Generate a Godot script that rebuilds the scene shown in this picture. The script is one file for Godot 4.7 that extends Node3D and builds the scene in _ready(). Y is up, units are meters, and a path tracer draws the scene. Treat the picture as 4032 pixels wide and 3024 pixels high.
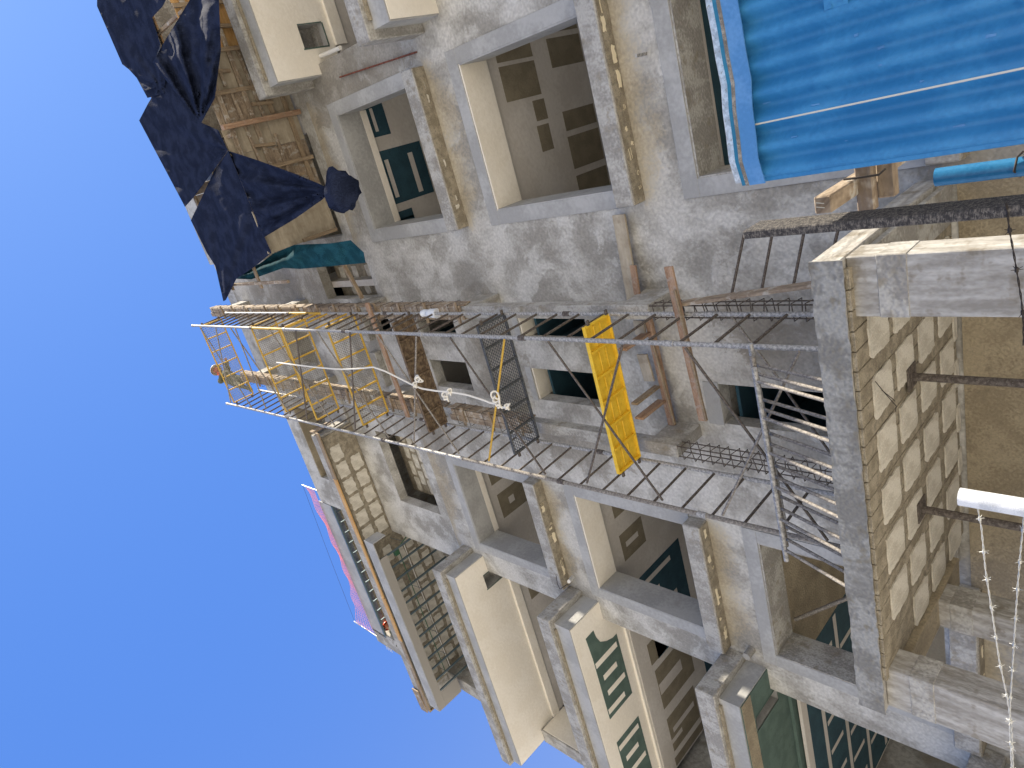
extends Node3D
# Half-built concrete apartment block seen from the pavement; y up, metres, facade in the plane z = 0.

const EYE := Vector3(0, 1.6, 6.25)
const FOCAL := 2681.157
const ROW0 := Vector3(0.90377953, 0.07677926, -0.42105524)   # right of the upright view
const ROW1 := Vector3(-0.25857080, -0.68600185, -0.68010485) # down
const ROW2 := Vector3(-0.34106262, 0.72353743, -0.60014155)  # forward

const EXPOSURE := 2.25

var M := {}
var T := {}
var names := {}
var rng := RandomNumberGenerator.new()

# ---------------------------------------------------------------- pixels to points
func look(x: float, y: float) -> Vector3:
	return ROW0 * ((3024.0 - y - 1512.0) / FOCAL) + ROW1 * ((x - 2016.0) / FOCAL) + ROW2

func pz(x: float, y: float, z: float) -> Vector3:
	var d := look(x, y)
	return EYE + d * ((z - EYE.z) / d.z)

func py(x: float, y: float, h: float) -> Vector3:
	var d := look(x, y)
	return EYE + d * ((h - EYE.y) / d.y)

# ---------------------------------------------------------------- mesh builder
class MB:
	var v := PackedVector3Array()
	var n := PackedVector3Array()
	var t := PackedVector2Array()

	func tri(a: Vector3, b: Vector3, c: Vector3, ta: Vector2, tb: Vector2, tc: Vector2, hint: Vector3) -> void:
		var nn := (c - a).cross(b - a)
		if nn.length_squared() < 1e-16: return
		nn = nn.normalized()
		if nn.dot(hint) < 0.0:
			v.append_array([a, c, b]); t.append_array([ta, tc, tb]); nn = -nn
		else:
			v.append_array([a, b, c]); t.append_array([ta, tb, tc])
		n.append_array([nn, nn, nn])

	func flat_uv(p: Vector3, nn: Vector3) -> Vector2:
		var q := nn.abs()
		if q.z >= q.x and q.z >= q.y: return Vector2(p.x, -p.y)
		if q.x >= q.y: return Vector2(p.z + 3.7, -p.y)
		return Vector2(p.x, p.z + 1.3)

	func quad(a: Vector3, b: Vector3, c: Vector3, d: Vector3, hint: Vector3) -> void:
		tri(a, b, c, flat_uv(a, hint), flat_uv(b, hint), flat_uv(c, hint), hint)
		tri(a, c, d, flat_uv(a, hint), flat_uv(c, hint), flat_uv(d, hint), hint)

	# axis-aligned box from mn to mx with chamfered edges
	func box(mn: Vector3, mx: Vector3, ch := 0.0) -> void:
		obox(Transform3D(Basis.IDENTITY, (mn + mx) * 0.5), mx - mn, ch, false)

	# box of that size placed by xf; grain = true lays u along the longest side
	func obox(xf: Transform3D, size: Vector3, ch := 0.0, grain := true) -> void:
		var h := size * 0.5
		ch = minf(ch, minf(h.x, minf(h.y, h.z)) * 0.8)
		var long := 0
		if size.y > size[long]: long = 1
		if size.z > size[long]: long = 2
		var seedu := Vector2(xf.origin.x * 1.71 + xf.origin.y * 0.37, xf.origin.y * 1.13 + xf.origin.z * 2.3 + xf.origin.x * 0.77)
		for ax in 3:
			for s in [-1.0, 1.0]:
				var b1 := (ax + 1) % 3
				var b2 := (ax + 2) % 3
				var nn := Vector3.ZERO
				nn[ax] = s
				var ps: Array[Vector3] = []
				for k in [[-1, -1], [1, -1], [1, 1], [-1, 1]]:
					var p := Vector3.ZERO
					p[ax] = s * h[ax]
					p[b1] = k[0] * (h[b1] - ch)
					p[b2] = k[1] * (h[b2] - ch)
					ps.append(p)
				_face(xf, ps, nn, long, seedu, grain)
		if ch <= 0.0: return
		for ax in 3:
			var b1 := (ax + 1) % 3
			var b2 := (ax + 2) % 3
			for s1 in [-1.0, 1.0]:
				for s2 in [-1.0, 1.0]:
					var ps: Array[Vector3] = []
					for k in [[-1, 0], [1, 0], [1, 1], [-1, 1]]:
						var p := Vector3.ZERO
						p[ax] = k[0] * (h[ax] - ch)
						p[b1] = s1 * (h[b1] - (ch if k[1] == 1 else 0.0))
						p[b2] = s2 * (h[b2] - (ch if k[1] == 0 else 0.0))
						ps.append(p)
					var nn := Vector3.ZERO
					nn[b1] = s1; nn[b2] = s2 * 0.98
					_face(xf, ps, nn, long, seedu, grain)
		for sx in [-1.0, 1.0]:
			for sy in [-1.0, 1.0]:
				for sz in [-1.0, 1.0]:
					var a := Vector3(sx * h.x, sy * (h.y - ch), sz * (h.z - ch))
					var b := Vector3(sx * (h.x - ch), sy * h.y, sz * (h.z - ch))
					var c := Vector3(sx * (h.x - ch), sy * (h.y - ch), sz * h.z)
					tri(xf * a, xf * b, xf * c, Vector2(a.x, a.y), Vector2(b.x, b.y), Vector2(c.x, c.y), xf.basis * Vector3(sx, sy, sz))

	func _face(xf: Transform3D, ps: Array[Vector3], nn: Vector3, long: int, seedu: Vector2, grain: bool) -> void:
		var w: Array[Vector3] = []
		var u: Array[Vector2] = []
		var hint := xf.basis * nn
		for p in ps:
			var q := xf * p
			w.append(q)
			if grain:
				var o1 := (long + 1) % 3
				var o2 := (long + 2) % 3
				u.append(Vector2(p[long], p[o1] + p[o2]) + seedu)
			else:
				u.append(flat_uv(q, hint))
		tri(w[0], w[1], w[2], u[0], u[1], u[2], hint)
		tri(w[0], w[2], w[3], u[0], u[2], u[3], hint)

	# board or beam from a to b, w wide (sideways) and d deep (along "up")
	func bar(a: Vector3, b: Vector3, w: float, d: float, up := Vector3.UP, ch := 0.0) -> void:
		var x := (b - a).normalized()
		if absf(x.dot(up)) > 0.98: up = Vector3.BACK
		var z := x.cross(up).normalized()
		var y := z.cross(x)
		obox(Transform3D(Basis(x, y, z), (a + b) * 0.5), Vector3(a.distance_to(b), d, w), ch, true)

	func tube(path: PackedVector3Array, r: float, sides := 8, caps := true, r_end := -1.0) -> void:
		if r_end < 0.0: r_end = r
		var m := path.size()
		var ref := Vector3.UP
		var d0 := (path[m - 1] - path[0]).normalized()
		if absf(d0.dot(ref)) > 0.9: ref = Vector3.RIGHT
		var ring0: Array[Vector3] = []
		var nrm0: Array[Vector3] = []
		var u0 := path[0].x * 1.3 + path[0].y * 0.7
		var run := 0.0
		var side := ref
		for i in m:
			var dir := (path[mini(i + 1, m - 1)] - path[maxi(i - 1, 0)]).normalized()
			side = (side - dir * side.dot(dir)).normalized()
			var other := dir.cross(side)
			var rr := lerpf(r, r_end, float(i) / maxf(1.0, m - 1))
			var ring: Array[Vector3] = []
			var nrm: Array[Vector3] = []
			for k in sides:
				var a := TAU * k / sides
				var nn := side * cos(a) + other * sin(a)
				ring.append(path[i] + nn * rr); nrm.append(nn)
			if i > 0:
				var step := path[i].distance_to(path[i - 1])
				for k in sides:
					var j := (k + 1) % sides
					var ua := Vector2(u0 + run, TAU * r * k / sides)
					var ub := Vector2(u0 + run, TAU * r * (k + 1) / sides)
					var uc := ub + Vector2(step, 0)
					var ud := ua + Vector2(step, 0)
					_smooth(ring0[k], ring0[j], ring[j], nrm0[k], nrm0[j], nrm[j], ua, ub, uc)
					_smooth(ring0[k], ring[j], ring[k], nrm0[k], nrm[j], nrm[k], ua, uc, ud)
				run += step
			if caps and (i == 0 or i == m - 1):
				var out := -dir if i == 0 else dir
				for k in sides:
					tri(path[i], ring[k], ring[(k + 1) % sides], Vector2.ZERO, Vector2(0.01, 0), Vector2(0, 0.01), out)
			ring0 = ring; nrm0 = nrm

	func _smooth(a: Vector3, b: Vector3, c: Vector3, na: Vector3, nb: Vector3, nc: Vector3, ua: Vector2, ub: Vector2, uc: Vector2) -> void:
		var nn := (c - a).cross(b - a)
		if nn.dot(na + nb + nc) < 0.0:
			v.append_array([a, c, b]); n.append_array([na, nc, nb]); t.append_array([ua, uc, ub])
		else:
			v.append_array([a, b, c]); n.append_array([na, nb, nc]); t.append_array([ua, ub, uc])

	# rectangle in the plane across "axis", with rectangular holes; a0..a1 by b0..b1 in the two other axes
	func sheet(axis: int, at: float, r: Rect2, holes: Array, s: float) -> void:
		var us := [r.position.x, r.end.x]
		var vs := [r.position.y, r.end.y]
		for h: Rect2 in holes:
			for q in [h.position.x, h.end.x]:
				if q > r.position.x and q < r.end.x and not us.has(q): us.append(q)
			for q in [h.position.y, h.end.y]:
				if q > r.position.y and q < r.end.y and not vs.has(q): vs.append(q)
		us.sort(); vs.sort()
		for i in us.size() - 1:
			for j in vs.size() - 1:
				var mid := Vector2((us[i] + us[i + 1]) * 0.5, (vs[j] + vs[j + 1]) * 0.5)
				var skip := false
				for h: Rect2 in holes:
					if h.has_point(mid): skip = true
				if skip: continue
				var ps: Array[Vector3] = []
				for k in [[i, j], [i + 1, j], [i + 1, j + 1], [i, j + 1]]:
					ps.append(at3(axis, at, us[k[0]], vs[k[1]]))
				var hint := Vector3.ZERO
				hint[axis] = s
				quad(ps[0], ps[1], ps[2], ps[3], hint)

	func at3(axis: int, at: float, a: float, b: float) -> Vector3:
		if axis == 2: return Vector3(a, b, at)
		if axis == 0: return Vector3(at, b, a)
		return Vector3(a, at, b)

	# the four sides of a rectangular hole between two planes
	func lining(axis: int, from: float, to: float, h: Rect2) -> void:
		var c := [h.position, Vector2(h.end.x, h.position.y), h.end, Vector2(h.position.x, h.end.y)]
		var mid := at3(axis, (from + to) * 0.5, h.get_center().x, h.get_center().y)
		for k in 4:
			var p: Vector2 = c[k]
			var q: Vector2 = c[(k + 1) % 4]
			var a := at3(axis, from, p.x, p.y)
			var b := at3(axis, from, q.x, q.y)
			var d := at3(axis, to, q.x, q.y)
			var e := at3(axis, to, p.x, p.y)
			quad(a, b, d, e, mid - (a + d) * 0.5)

	# slab of an outline (in the plane across axis) between two planes
	func slab(axis: int, from: float, to: float, outline: PackedVector2Array) -> void:
		var idx := Geometry2D.triangulate_polygon(outline)
		var c := Vector2.ZERO
		for p in outline: c += p
		c /= outline.size()
		for side in [[from, from - to], [to, to - from]]:
			var hint := Vector3.ZERO
			hint[axis] = side[1]
			for i in range(0, idx.size(), 3):
				var p := [at3(axis, side[0], outline[idx[i]].x, outline[idx[i]].y), at3(axis, side[0], outline[idx[i + 1]].x, outline[idx[i + 1]].y), at3(axis, side[0], outline[idx[i + 2]].x, outline[idx[i + 2]].y)]
				tri(p[0], p[1], p[2], flat_uv(p[0], hint), flat_uv(p[1], hint), flat_uv(p[2], hint), hint)
		for i in outline.size():
			var p := outline[i]
			var q := outline[(i + 1) % outline.size()]
			var out := (p + q) * 0.5 - c
			quad(at3(axis, from, p.x, p.y), at3(axis, from, q.x, q.y), at3(axis, to, q.x, q.y), at3(axis, to, p.x, p.y), at3(axis, 0.0, out.x, out.y))

	func mesh() -> ArrayMesh:
		var a := []
		a.resize(Mesh.ARRAY_MAX)
		a[Mesh.ARRAY_VERTEX] = v
		a[Mesh.ARRAY_NORMAL] = n
		a[Mesh.ARRAY_TEX_UV] = t
		var m := ArrayMesh.new()
		m.add_surface_from_arrays(Mesh.PRIMITIVE_TRIANGLES, a)
		return m

# ---------------------------------------------------------------- things and parts
func numbered(called: String) -> String:
	names[called] = names.get(called, -1) + 1
	return called if names[called] == 0 else "%s_%03d" % [called, names[called]]

func thing(called: String, label: String, category: String, at := Vector3.ZERO, group := "") -> Node3D:
	var o := Node3D.new()
	o.name = numbered(called)
	add_child(o)
	o.position = at
	tag(o, label, category, group)
	return o

func tag(o: Node3D, label: String, category: String, group := "") -> void:
	o.set_meta("label", label)
	o.set_meta("category", category)
	if group: o.set_meta("group", group)

func obj(called: String, m, mat: Material, parent: Node3D = null) -> MeshInstance3D:
	var o := MeshInstance3D.new()
	o.mesh = m.mesh() if m is MB else m
	o.material_override = mat
	o.name = called
	if parent == null:
		o.name = numbered(called)
		add_child(o)
	else:
		parent.add_child(o, true)
		if not parent is MeshInstance3D: o.position = -parent.position
	return o

func piece(called: String, m: Mesh, mat: Material, parent: Node3D, at: Vector3) -> MeshInstance3D:
	var o := obj(called, m, mat, parent)
	o.position += at
	return o

func one(called: String, mat: Material, parent: Node3D, mn: Vector3, mx: Vector3, ch := 0.006) -> MeshInstance3D:
	var m := MB.new()
	m.box(mn, mx, ch)
	return obj(called, m, mat, parent)

func board(called: String, mat: Material, parent: Node3D, a: Vector3, b: Vector3, w: float, d: float, up := Vector3.UP) -> MeshInstance3D:
	var m := MB.new()
	m.bar(a, b, w, d, up, 0.004)
	return obj(called, m, mat, parent)

func pipe(called: String, mat: Material, parent: Node3D, pts: Array, r: float, sides := 8) -> MeshInstance3D:
	var m := MB.new()
	m.tube(PackedVector3Array(pts), r, sides)
	return obj(called, m, mat, parent)

func structure(o: Node3D) -> Node3D:
	o.set_meta("kind", "structure")
	return o

# ---------------------------------------------------------------- textures and materials
func noise(size: Vector2i, freq: float, oct: int, sd: int, ridged := false) -> PackedByteArray:
	var f := FastNoiseLite.new()
	f.noise_type = FastNoiseLite.TYPE_SIMPLEX_SMOOTH
	f.seed = sd
	f.frequency = freq
	f.fractal_octaves = oct
	if ridged: f.fractal_type = FastNoiseLite.FRACTAL_RIDGED
	var im := f.get_seamless_image(size.x, size.y, false, false, 0.15)
	im.convert(Image.FORMAT_L8)
	return im.get_data()

func stretched(size: Vector2i, by: Vector2i, freq: float, oct: int, sd: int) -> PackedByteArray:
	var small := Vector2i(size.x / by.x, size.y / by.y)
	var im := Image.create_from_data(small.x, small.y, false, Image.FORMAT_L8, noise(small, freq, oct, sd))
	im.resize(size.x, size.y, Image.INTERPOLATE_CUBIC)
	return im.get_data()

# plaster, concrete, paint: big clouds between dark and light, blotches of a third colour, grain
func plaster(sd: int, px: int, dark: Color, light: Color, stain: Color, coarse: float, cover: float, grain: float, streak := 0.0) -> Array:
	var s := Vector2i(px, px)
	var a := noise(s, coarse / px, 5, sd)
	var b := noise(s, coarse * 2.3 / px, 5, sd + 1)
	var c := noise(s, coarse * 12.0 / px, 4, sd + 2)
	var g := noise(s, 0.35, 2, sd + 3)
	var w := stretched(s, Vector2i(1, 8), coarse * 6.0 / px, 3, sd + 4)
	var out := PackedByteArray()
	out.resize(px * px * 3)
	var hgt := PackedByteArray()
	hgt.resize(px * px)
	for i in px * px:
		var av := a[i] / 255.0
		var bv := b[i] / 255.0
		var cv := c[i] / 255.0
		var gv := g[i] / 255.0 - 0.5
		var k := clampf((av * 0.7 + cv * 0.3 - 0.5) * 2.6 + 0.5 + (w[i] / 255.0 - 0.5) * streak, 0.0, 1.0)
		k = k * k * (3.0 - 2.0 * k)
		var col := dark.lerp(light, k)
		var sv := clampf((bv * 0.75 + cv * 0.25 - (1.0 - cover)) * 6.0, 0.0, 1.0)
		col = col.lerp(stain, sv * 0.8)
		var f := 1.0 + gv * grain + (cv - 0.5) * grain * 0.8
		out[i * 3] = clampi(int(col.r * f * 255.0), 0, 255)
		out[i * 3 + 1] = clampi(int(col.g * f * 255.0), 0, 255)
		out[i * 3 + 2] = clampi(int(col.b * f * 255.0), 0, 255)
		hgt[i] = clampi(int((cv * 0.55 + av * 0.2 + (gv + 0.5) * 0.25) * 255.0), 0, 255)
	var im := Image.create_from_data(px, px, false, Image.FORMAT_RGB8, out)
	var hm := Image.create_from_data(px, px, false, Image.FORMAT_L8, hgt)
	hm.convert(Image.FORMAT_RGBA8)
	hm.bump_map_to_normal_map(2.2)
	return [ImageTexture.create_from_image(im), ImageTexture.create_from_image(hm)]

func wood(sd: int, dark: Color, light: Color, worn: Color, cover: float) -> Array:
	var s := Vector2i(512, 256)
	var a := stretched(s, Vector2i(16, 1), 0.05, 4, sd)
	var b := stretched(s, Vector2i(4, 1), 0.14, 3, sd + 1)
	var c := noise(s, 0.012, 4, sd + 2)
	var out := PackedByteArray()
	out.resize(s.x * s.y * 3)
	var hgt := PackedByteArray()
	hgt.resize(s.x * s.y)
	for i in s.x * s.y:
		var k := clampf((a[i] * 0.65 + b[i] * 0.35) / 255.0 * 1.8 - 0.4, 0.0, 1.0)
		var col := dark.lerp(light, k)
		col = col.lerp(worn, clampf((c[i] / 255.0 * 0.7 + b[i] / 255.0 * 0.3 - (1.0 - cover)) * 5.0, 0.0, 1.0) * 0.75)
		out[i * 3] = int(col.r * 255.0); out[i * 3 + 1] = int(col.g * 255.0); out[i * 3 + 2] = int(col.b * 255.0)
		hgt[i] = int(k * 255.0)
	var im := Image.create_from_data(s.x, s.y, false, Image.FORMAT_RGB8, out)
	var hm := Image.create_from_data(s.x, s.y, false, Image.FORMAT_L8, hgt)
	hm.convert(Image.FORMAT_RGBA8)
	hm.bump_map_to_normal_map(2.0)
	return [ImageTexture.create_from_image(im), ImageTexture.create_from_image(hm)]

func mat(called: String, tex: Array, tile: float, rough := 0.9, bump := 0.6, metal := 0.0) -> StandardMaterial3D:
	var m := StandardMaterial3D.new()
	m.resource_name = called
	m.albedo_texture = tex[0]
	if bump > 0.0:
		m.normal_enabled = true
		m.normal_texture = tex[1]
		m.normal_scale = bump
	m.uv1_scale = Vector3(1.0 / tile, 1.0 / tile, 1)
	m.roughness = rough
	m.metallic = metal
	M[called] = m
	return m

func tint(called: String, from: String, c: Color, rough := -1.0) -> StandardMaterial3D:
	var m: StandardMaterial3D = M[from].duplicate()
	m.resource_name = called
	m.albedo_color = c
	if rough >= 0.0: m.roughness = rough
	M[called] = m
	return m

func plain(called: String, c: Color, rough := 0.8, metal := 0.0) -> StandardMaterial3D:
	var m := StandardMaterial3D.new()
	m.resource_name = called
	m.albedo_color = c
	m.roughness = rough
	m.metallic = metal
	M[called] = m
	return m

func c8(r: int, g: int, b: int) -> Color:
	return Color(r / 255.0, g / 255.0, b / 255.0)

# the rendered facade: trowelled clouds, water streaks, ochre runs under the sills, damp patches where the photograph has them
func facade_material() -> void:
	var w := 960
	var h := 1856
	var f := FastNoiseLite.new()
	f.noise_type = FastNoiseLite.TYPE_SIMPLEX_SMOOTH
	f.seed = 400
	f.frequency = 0.0075
	f.fractal_octaves = 5
	f.domain_warp_enabled = true
	f.domain_warp_amplitude = 60.0
	f.domain_warp_frequency = 0.014
	var a := f.get_image(w, h, false, false, true)
	f.seed = 401
	f.frequency = 0.02
	f.fractal_octaves = 6
	var b := f.get_image(w, h, false, false, true)
	f.seed = 402
	f.frequency = 0.2
	f.domain_warp_amplitude = 12.0
	var c := f.get_image(w, h, false, false, true)
	f.seed = 403
	f.frequency = 0.05
	f.domain_warp_enabled = false
	var d := f.get_image(w, h / 10, false, false, true)
	d.resize(w, h, Image.INTERPOLATE_CUBIC)
	for im: Image in [a, b, c, d]: im.convert(Image.FORMAT_L8)
	var da := a.get_data()
	var db := b.get_data()
	var dc := c.get_data()
	var dd := d.get_data()
	# damp and ochre fields on a coarse grid: [x, y, half width, half height, which]
	var ochre := []
	for i in 3:
		for x in [[-7.3, -5.25], [-1.1, 1.05]]: ochre.append([x[0], x[1], SILLS[i] - 0.33])
	ochre.append([-7.8, -5.0, 12.2])
	ochre.append([-1.2, 1.3, 12.2])
	var damp := [[1.25, 11.2, 0.5, 1.0], [1.2, 9.9, 0.55, 0.7], [-2.75, 4.7, 0.45, 0.5], [-2.5, 5.0, 0.35, 0.5], [-4.5, 8.2, 0.4, 1.0], [-3.1, 9.3, 1.2, 0.5], [-4.6, 16.0, 0.6, 1.2], [-2.0, 15.6, 0.6, 1.4], [-4.8, 11.9, 0.5, 0.8], [-0.9, 3.9, 0.4, 0.9]]
	var cols := [Vector3(147, 144, 136), Vector3(188, 186, 179), Vector3(160, 146, 119), Vector3(117, 111, 100), Vector3(200, 199, 193)]
	var out := PackedByteArray()
	out.resize(w * h * 3)
	var hgt := PackedByteArray()
	hgt.resize(w * h)
	for j in h:
		var y := 18.35 * (1.0 - (j + 0.5) / h)
		var near_o := []
		for o in ochre:
			if y < o[2] and y > o[2] - 0.6: near_o.append(o)
		var near_d := []
		for o in damp:
			if absf(y - o[1]) < o[3] * 1.5: near_d.append(o)
		for i in w:
			var n := j * w + i
			var x := -7.87 + 9.49 * (i + 0.5) / w
			var av := da[n] / 255.0
			var bv := db[n] / 255.0
			var cv := dc[n] / 255.0
			var k := clampf((av * 0.7 + bv * 0.3 - 0.48) * 3.4 + 0.5 + (dd[n] / 255.0 - 0.5) * 0.5, 0.0, 1.0)
			var col: Vector3 = cols[0].lerp(cols[1], k)
			if bv > 0.60: col = col.lerp(cols[4], clampf((bv - 0.60) * 4.0, 0.0, 0.4))
			for o in near_o:
				var xe := minf(x - o[0], o[1] - x) / 0.25 + (av - 0.5) * 3.0
				if xe > 0.0:
					var e: float = (o[2] - y) / 0.5 + (av - 0.5) * 0.9 + maxf(0.0, 0.4 - xe * 0.4)
					col = col.lerp(cols[2], smoothstep(0.42, 0.75, (1.0 - e) * 0.55 + bv * 0.35 + cv * 0.25) * 0.55)
			for o in near_d:
				var e := Vector2((x - o[0]) / o[2], (y - o[1]) / o[3]).length()
				col = col.lerp(cols[3], smoothstep(0.0, 0.16, 0.95 - e + (bv - 0.5) * 1.7 + (cv - 0.5) * 0.5) * 0.5)
			col *= 1.0 + (cv - 0.5) * 0.22
			out[n * 3] = clampi(int(col.x), 0, 255)
			out[n * 3 + 1] = clampi(int(col.y), 0, 255)
			out[n * 3 + 2] = clampi(int(col.z), 0, 255)
			hgt[n] = clampi(int((cv * 0.6 + bv * 0.4) * 255.0), 0, 255)
	var im := Image.create_from_data(w, h, false, Image.FORMAT_RGB8, out)
	var hm := Image.create_from_data(w, h, false, Image.FORMAT_L8, hgt)
	hm.convert(Image.FORMAT_RGBA8)
	hm.bump_map_to_normal_map(2.0)
	var m := mat("facade", [ImageTexture.create_from_image(im), ImageTexture.create_from_image(hm)], 1.0, 0.95, 0.5)
	m.uv1_scale = Vector3(1.0 / 9.49, 1.0 / 18.35, 1)
	m.uv1_offset = Vector3(7.87 / 9.49, 1.0, 0)
	m.metallic_specular = 0.3

func make_materials() -> void:
	mat("wall", plaster(11, 512, c8(148, 147, 142), c8(182, 182, 178), c8(138, 133, 122), 4.0, 0.40, 0.10, 0.5), 5.3, 0.95, 0.5)
	facade_material()
	mat("smooth", plaster(21, 320, c8(156, 156, 153), c8(172, 172, 169), c8(148, 147, 143), 3.0, 0.3, 0.05), 2.6, 0.85, 0.2)
	mat("cast", plaster(31, 320, c8(145, 142, 135), c8(176, 174, 167), c8(133, 126, 112), 5.0, 0.38, 0.16, 0.8), 2.6, 0.93, 0.5)
	mat("stained", plaster(41, 320, c8(122, 112, 94), c8(152, 142, 121), c8(110, 102, 88), 7.0, 0.4, 0.16), 1.5, 0.97, 0.8)
	mat("umber", plaster(51, 320, c8(136, 125, 104), c8(153, 142, 119), c8(124, 114, 96), 4.0, 0.32, 0.14), 1.8, 0.97, 0.9)
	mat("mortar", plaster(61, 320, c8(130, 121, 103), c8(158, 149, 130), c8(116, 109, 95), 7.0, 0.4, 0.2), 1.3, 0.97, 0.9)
	mat("block", plaster(71, 320, c8(190, 184, 169), c8(211, 206, 192), c8(180, 167, 146), 6.0, 0.34, 0.1, 0.7), 1.1, 0.97, 0.6)
	mat("cream", plaster(81, 320, c8(231, 224, 208), c8(236, 230, 216), c8(226, 218, 201), 3.0, 0.3, 0.03), 3.0, 0.8, 0.15)
	mat("ceiling", plaster(91, 256, c8(196, 190, 180), c8(206, 201, 192), c8(188, 182, 172), 3.0, 0.3, 0.03), 3.0, 0.85, 0.1)
	mat("rust", plaster(101, 256, c8(70, 62, 56), c8(104, 96, 88), c8(148, 144, 136), 9.0, 0.36, 0.3), 0.35, 0.75, 0.5, 0.1)
	mat("galvanised", plaster(111, 256, c8(132, 132, 130), c8(182, 180, 175), c8(104, 97, 88), 9.0, 0.38, 0.2), 0.4, 0.6, 0.3, 0.1)
	mat("yellow", plaster(121, 320, c8(226, 184, 40), c8(238, 198, 56), c8(206, 166, 44), 6.0, 0.36, 0.1), 0.8, 0.55, 0.25)
	mat("yellow_worn", plaster(131, 256, c8(196, 156, 48), c8(214, 176, 66), c8(104, 82, 58), 9.0, 0.42, 0.12), 0.3, 0.6, 0.3)
	mat("grime", plaster(141, 320, c8(86, 70, 54), c8(126, 108, 84), c8(104, 92, 76), 10.0, 0.42, 0.2), 0.9, 0.85, 0.5)
	mat("blue_paint", plaster(151, 320, c8(44, 118, 172), c8(56, 130, 182), c8(38, 108, 162), 3.0, 0.3, 0.05), 0.7, 0.42, 0.12, 0.0)
	mat("dark_timber", plaster(161, 320, c8(52, 50, 50), c8(112, 107, 100), c8(40, 40, 44), 14.0, 0.42, 0.4, 1.6), 0.25, 0.95, 1.6)  # dark streaky timber of the upright fence board
	mat("cloth", plaster(171, 320, c8(31, 37, 54), c8(41, 48, 68), c8(58, 61, 72), 5.0, 0.24, 0.2), 1.6, 0.88, 0.5)
	M.cloth.backlight = Color(0.10, 0.13, 0.22)
	M.cloth.metallic_specular = 0.12
	M.cloth.cull_mode = BaseMaterial3D.CULL_DISABLED
	tint("cloth_teal", "cloth", Color(0.9, 1.5, 1.25))
	mat("wood", wood(181, c8(122, 105, 84), c8(162, 143, 116), c8(146, 134, 116), 0.45), 0.7, 0.85, 0.5)
	mat("wood_grey", wood(191, c8(122, 106, 88), c8(168, 152, 130), c8(182, 178, 168), 0.45), 0.8, 0.9, 0.6)
	mat("wood_red", wood(201, c8(136, 106, 82), c8(174, 146, 120), c8(162, 150, 138), 0.45), 0.7, 0.85, 0.5)
	mat("plywood", wood(211, c8(156, 145, 125), c8(182, 171, 150), c8(142, 130, 110), 0.42), 1.6, 0.85, 0.3)
	mat("pine", wood(221, c8(182, 140, 84), c8(206, 168, 112), c8(176, 146, 104), 0.35), 0.9, 0.7, 0.3)
	mat("green_board", plaster(231, 256, c8(72, 92, 84), c8(84, 104, 95), c8(66, 84, 78), 4.0, 0.35, 0.06), 1.5, 0.85, 0.1)
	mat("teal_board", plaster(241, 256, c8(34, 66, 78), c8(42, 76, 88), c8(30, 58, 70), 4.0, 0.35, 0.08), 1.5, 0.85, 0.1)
	mat("brown_board", plaster(251, 256, c8(126, 117, 97), c8(137, 128, 107), c8(118, 110, 91), 4.0, 0.35, 0.06), 1.5, 0.9, 0.1)
	mat("ground", plaster(261, 320, c8(172, 168, 159), c8(194, 190, 181), c8(158, 154, 146), 6.0, 0.4, 0.2), 5.0, 0.95, 0.8)
	plain("dark", c8(30, 32, 36), 0.9)
	plain("room", c8(150, 146, 138), 0.9)
	plain("wire", c8(52, 46, 42), 0.7, 0.3)
	plain("bright_wire", c8(196, 196, 190), 0.45, 0.5)
	plain("rope", c8(226, 222, 210), 0.9)
	mat("white_pipe", plaster(301, 256, c8(196, 200, 204), c8(222, 225, 228), c8(168, 168, 166), 5.0, 0.32, 0.08), 0.4, 0.4, 0.2)
	plain("pvc", c8(214, 212, 204), 0.4)
	plain("channel", c8(96, 112, 118), 0.45, 0.4)
	plain("pink", c8(238, 156, 172), 0.7)
	plain("orange", c8(235, 92, 40), 0.4)
	plain("helmet_white", c8(226, 220, 200), 0.4)
	plain("skin", c8(150, 96, 70), 0.6)
	plain("olive_cloth", c8(92, 92, 72), 0.95)
	plain("bag", c8(214, 220, 228), 0.35)
	plain("bag_blue", c8(30, 74, 190), 0.4)
	plain("green_pipe", c8(62, 104, 74), 0.5)
	tint("rust_red", "rust", Color(1.25, 0.8, 0.66))
	mat("rust_pale", plaster(291, 256, c8(112, 106, 98), c8(156, 150, 140), c8(84, 76, 70), 9.0, 0.36, 0.2), 0.35, 0.8, 0.4)
	tint("dark_steel", "rust", Color(0.85, 0.95, 1.05))
	plain("mesh_wire", c8(140, 135, 122), 0.6, 0.2)
	mat("board_cast", wood(271, c8(140, 136, 128), c8(186, 184, 178), c8(120, 112, 98), 0.4), 1.1, 0.93, 0.7)
	tint("fascia", "cast", Color(0.86, 0.87, 0.88))
	plain("sealant", c8(196, 196, 188), 0.7)
	mat("flashing", plaster(281, 256, c8(176, 180, 184), c8(216, 219, 222), c8(142, 134, 122), 6.0, 0.36, 0.1), 0.2, 0.5, 0.3)
	tint("blue_old", "blue_paint", Color(0.8, 0.95, 0.85), 0.6)
	tint("blue_pale", "blue_paint", Color(1.5, 1.08, 1.06), 0.5)
	tint("blue_gloss", "blue_paint", Color(1.0, 0.95, 0.92), 0.15)
	plain("lime", c8(226, 214, 184), 0.95)

# ---------------------------------------------------------------- the scene
func _ready() -> void:
	rng.seed = 7
	camera_and_light()
	make_materials()
	ground()
	building()
	columns_and_forms()
	scaffold()
	canopy()
	site_fence()
	platform_and_tarps()
	odds_and_ends()
	people()

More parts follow.
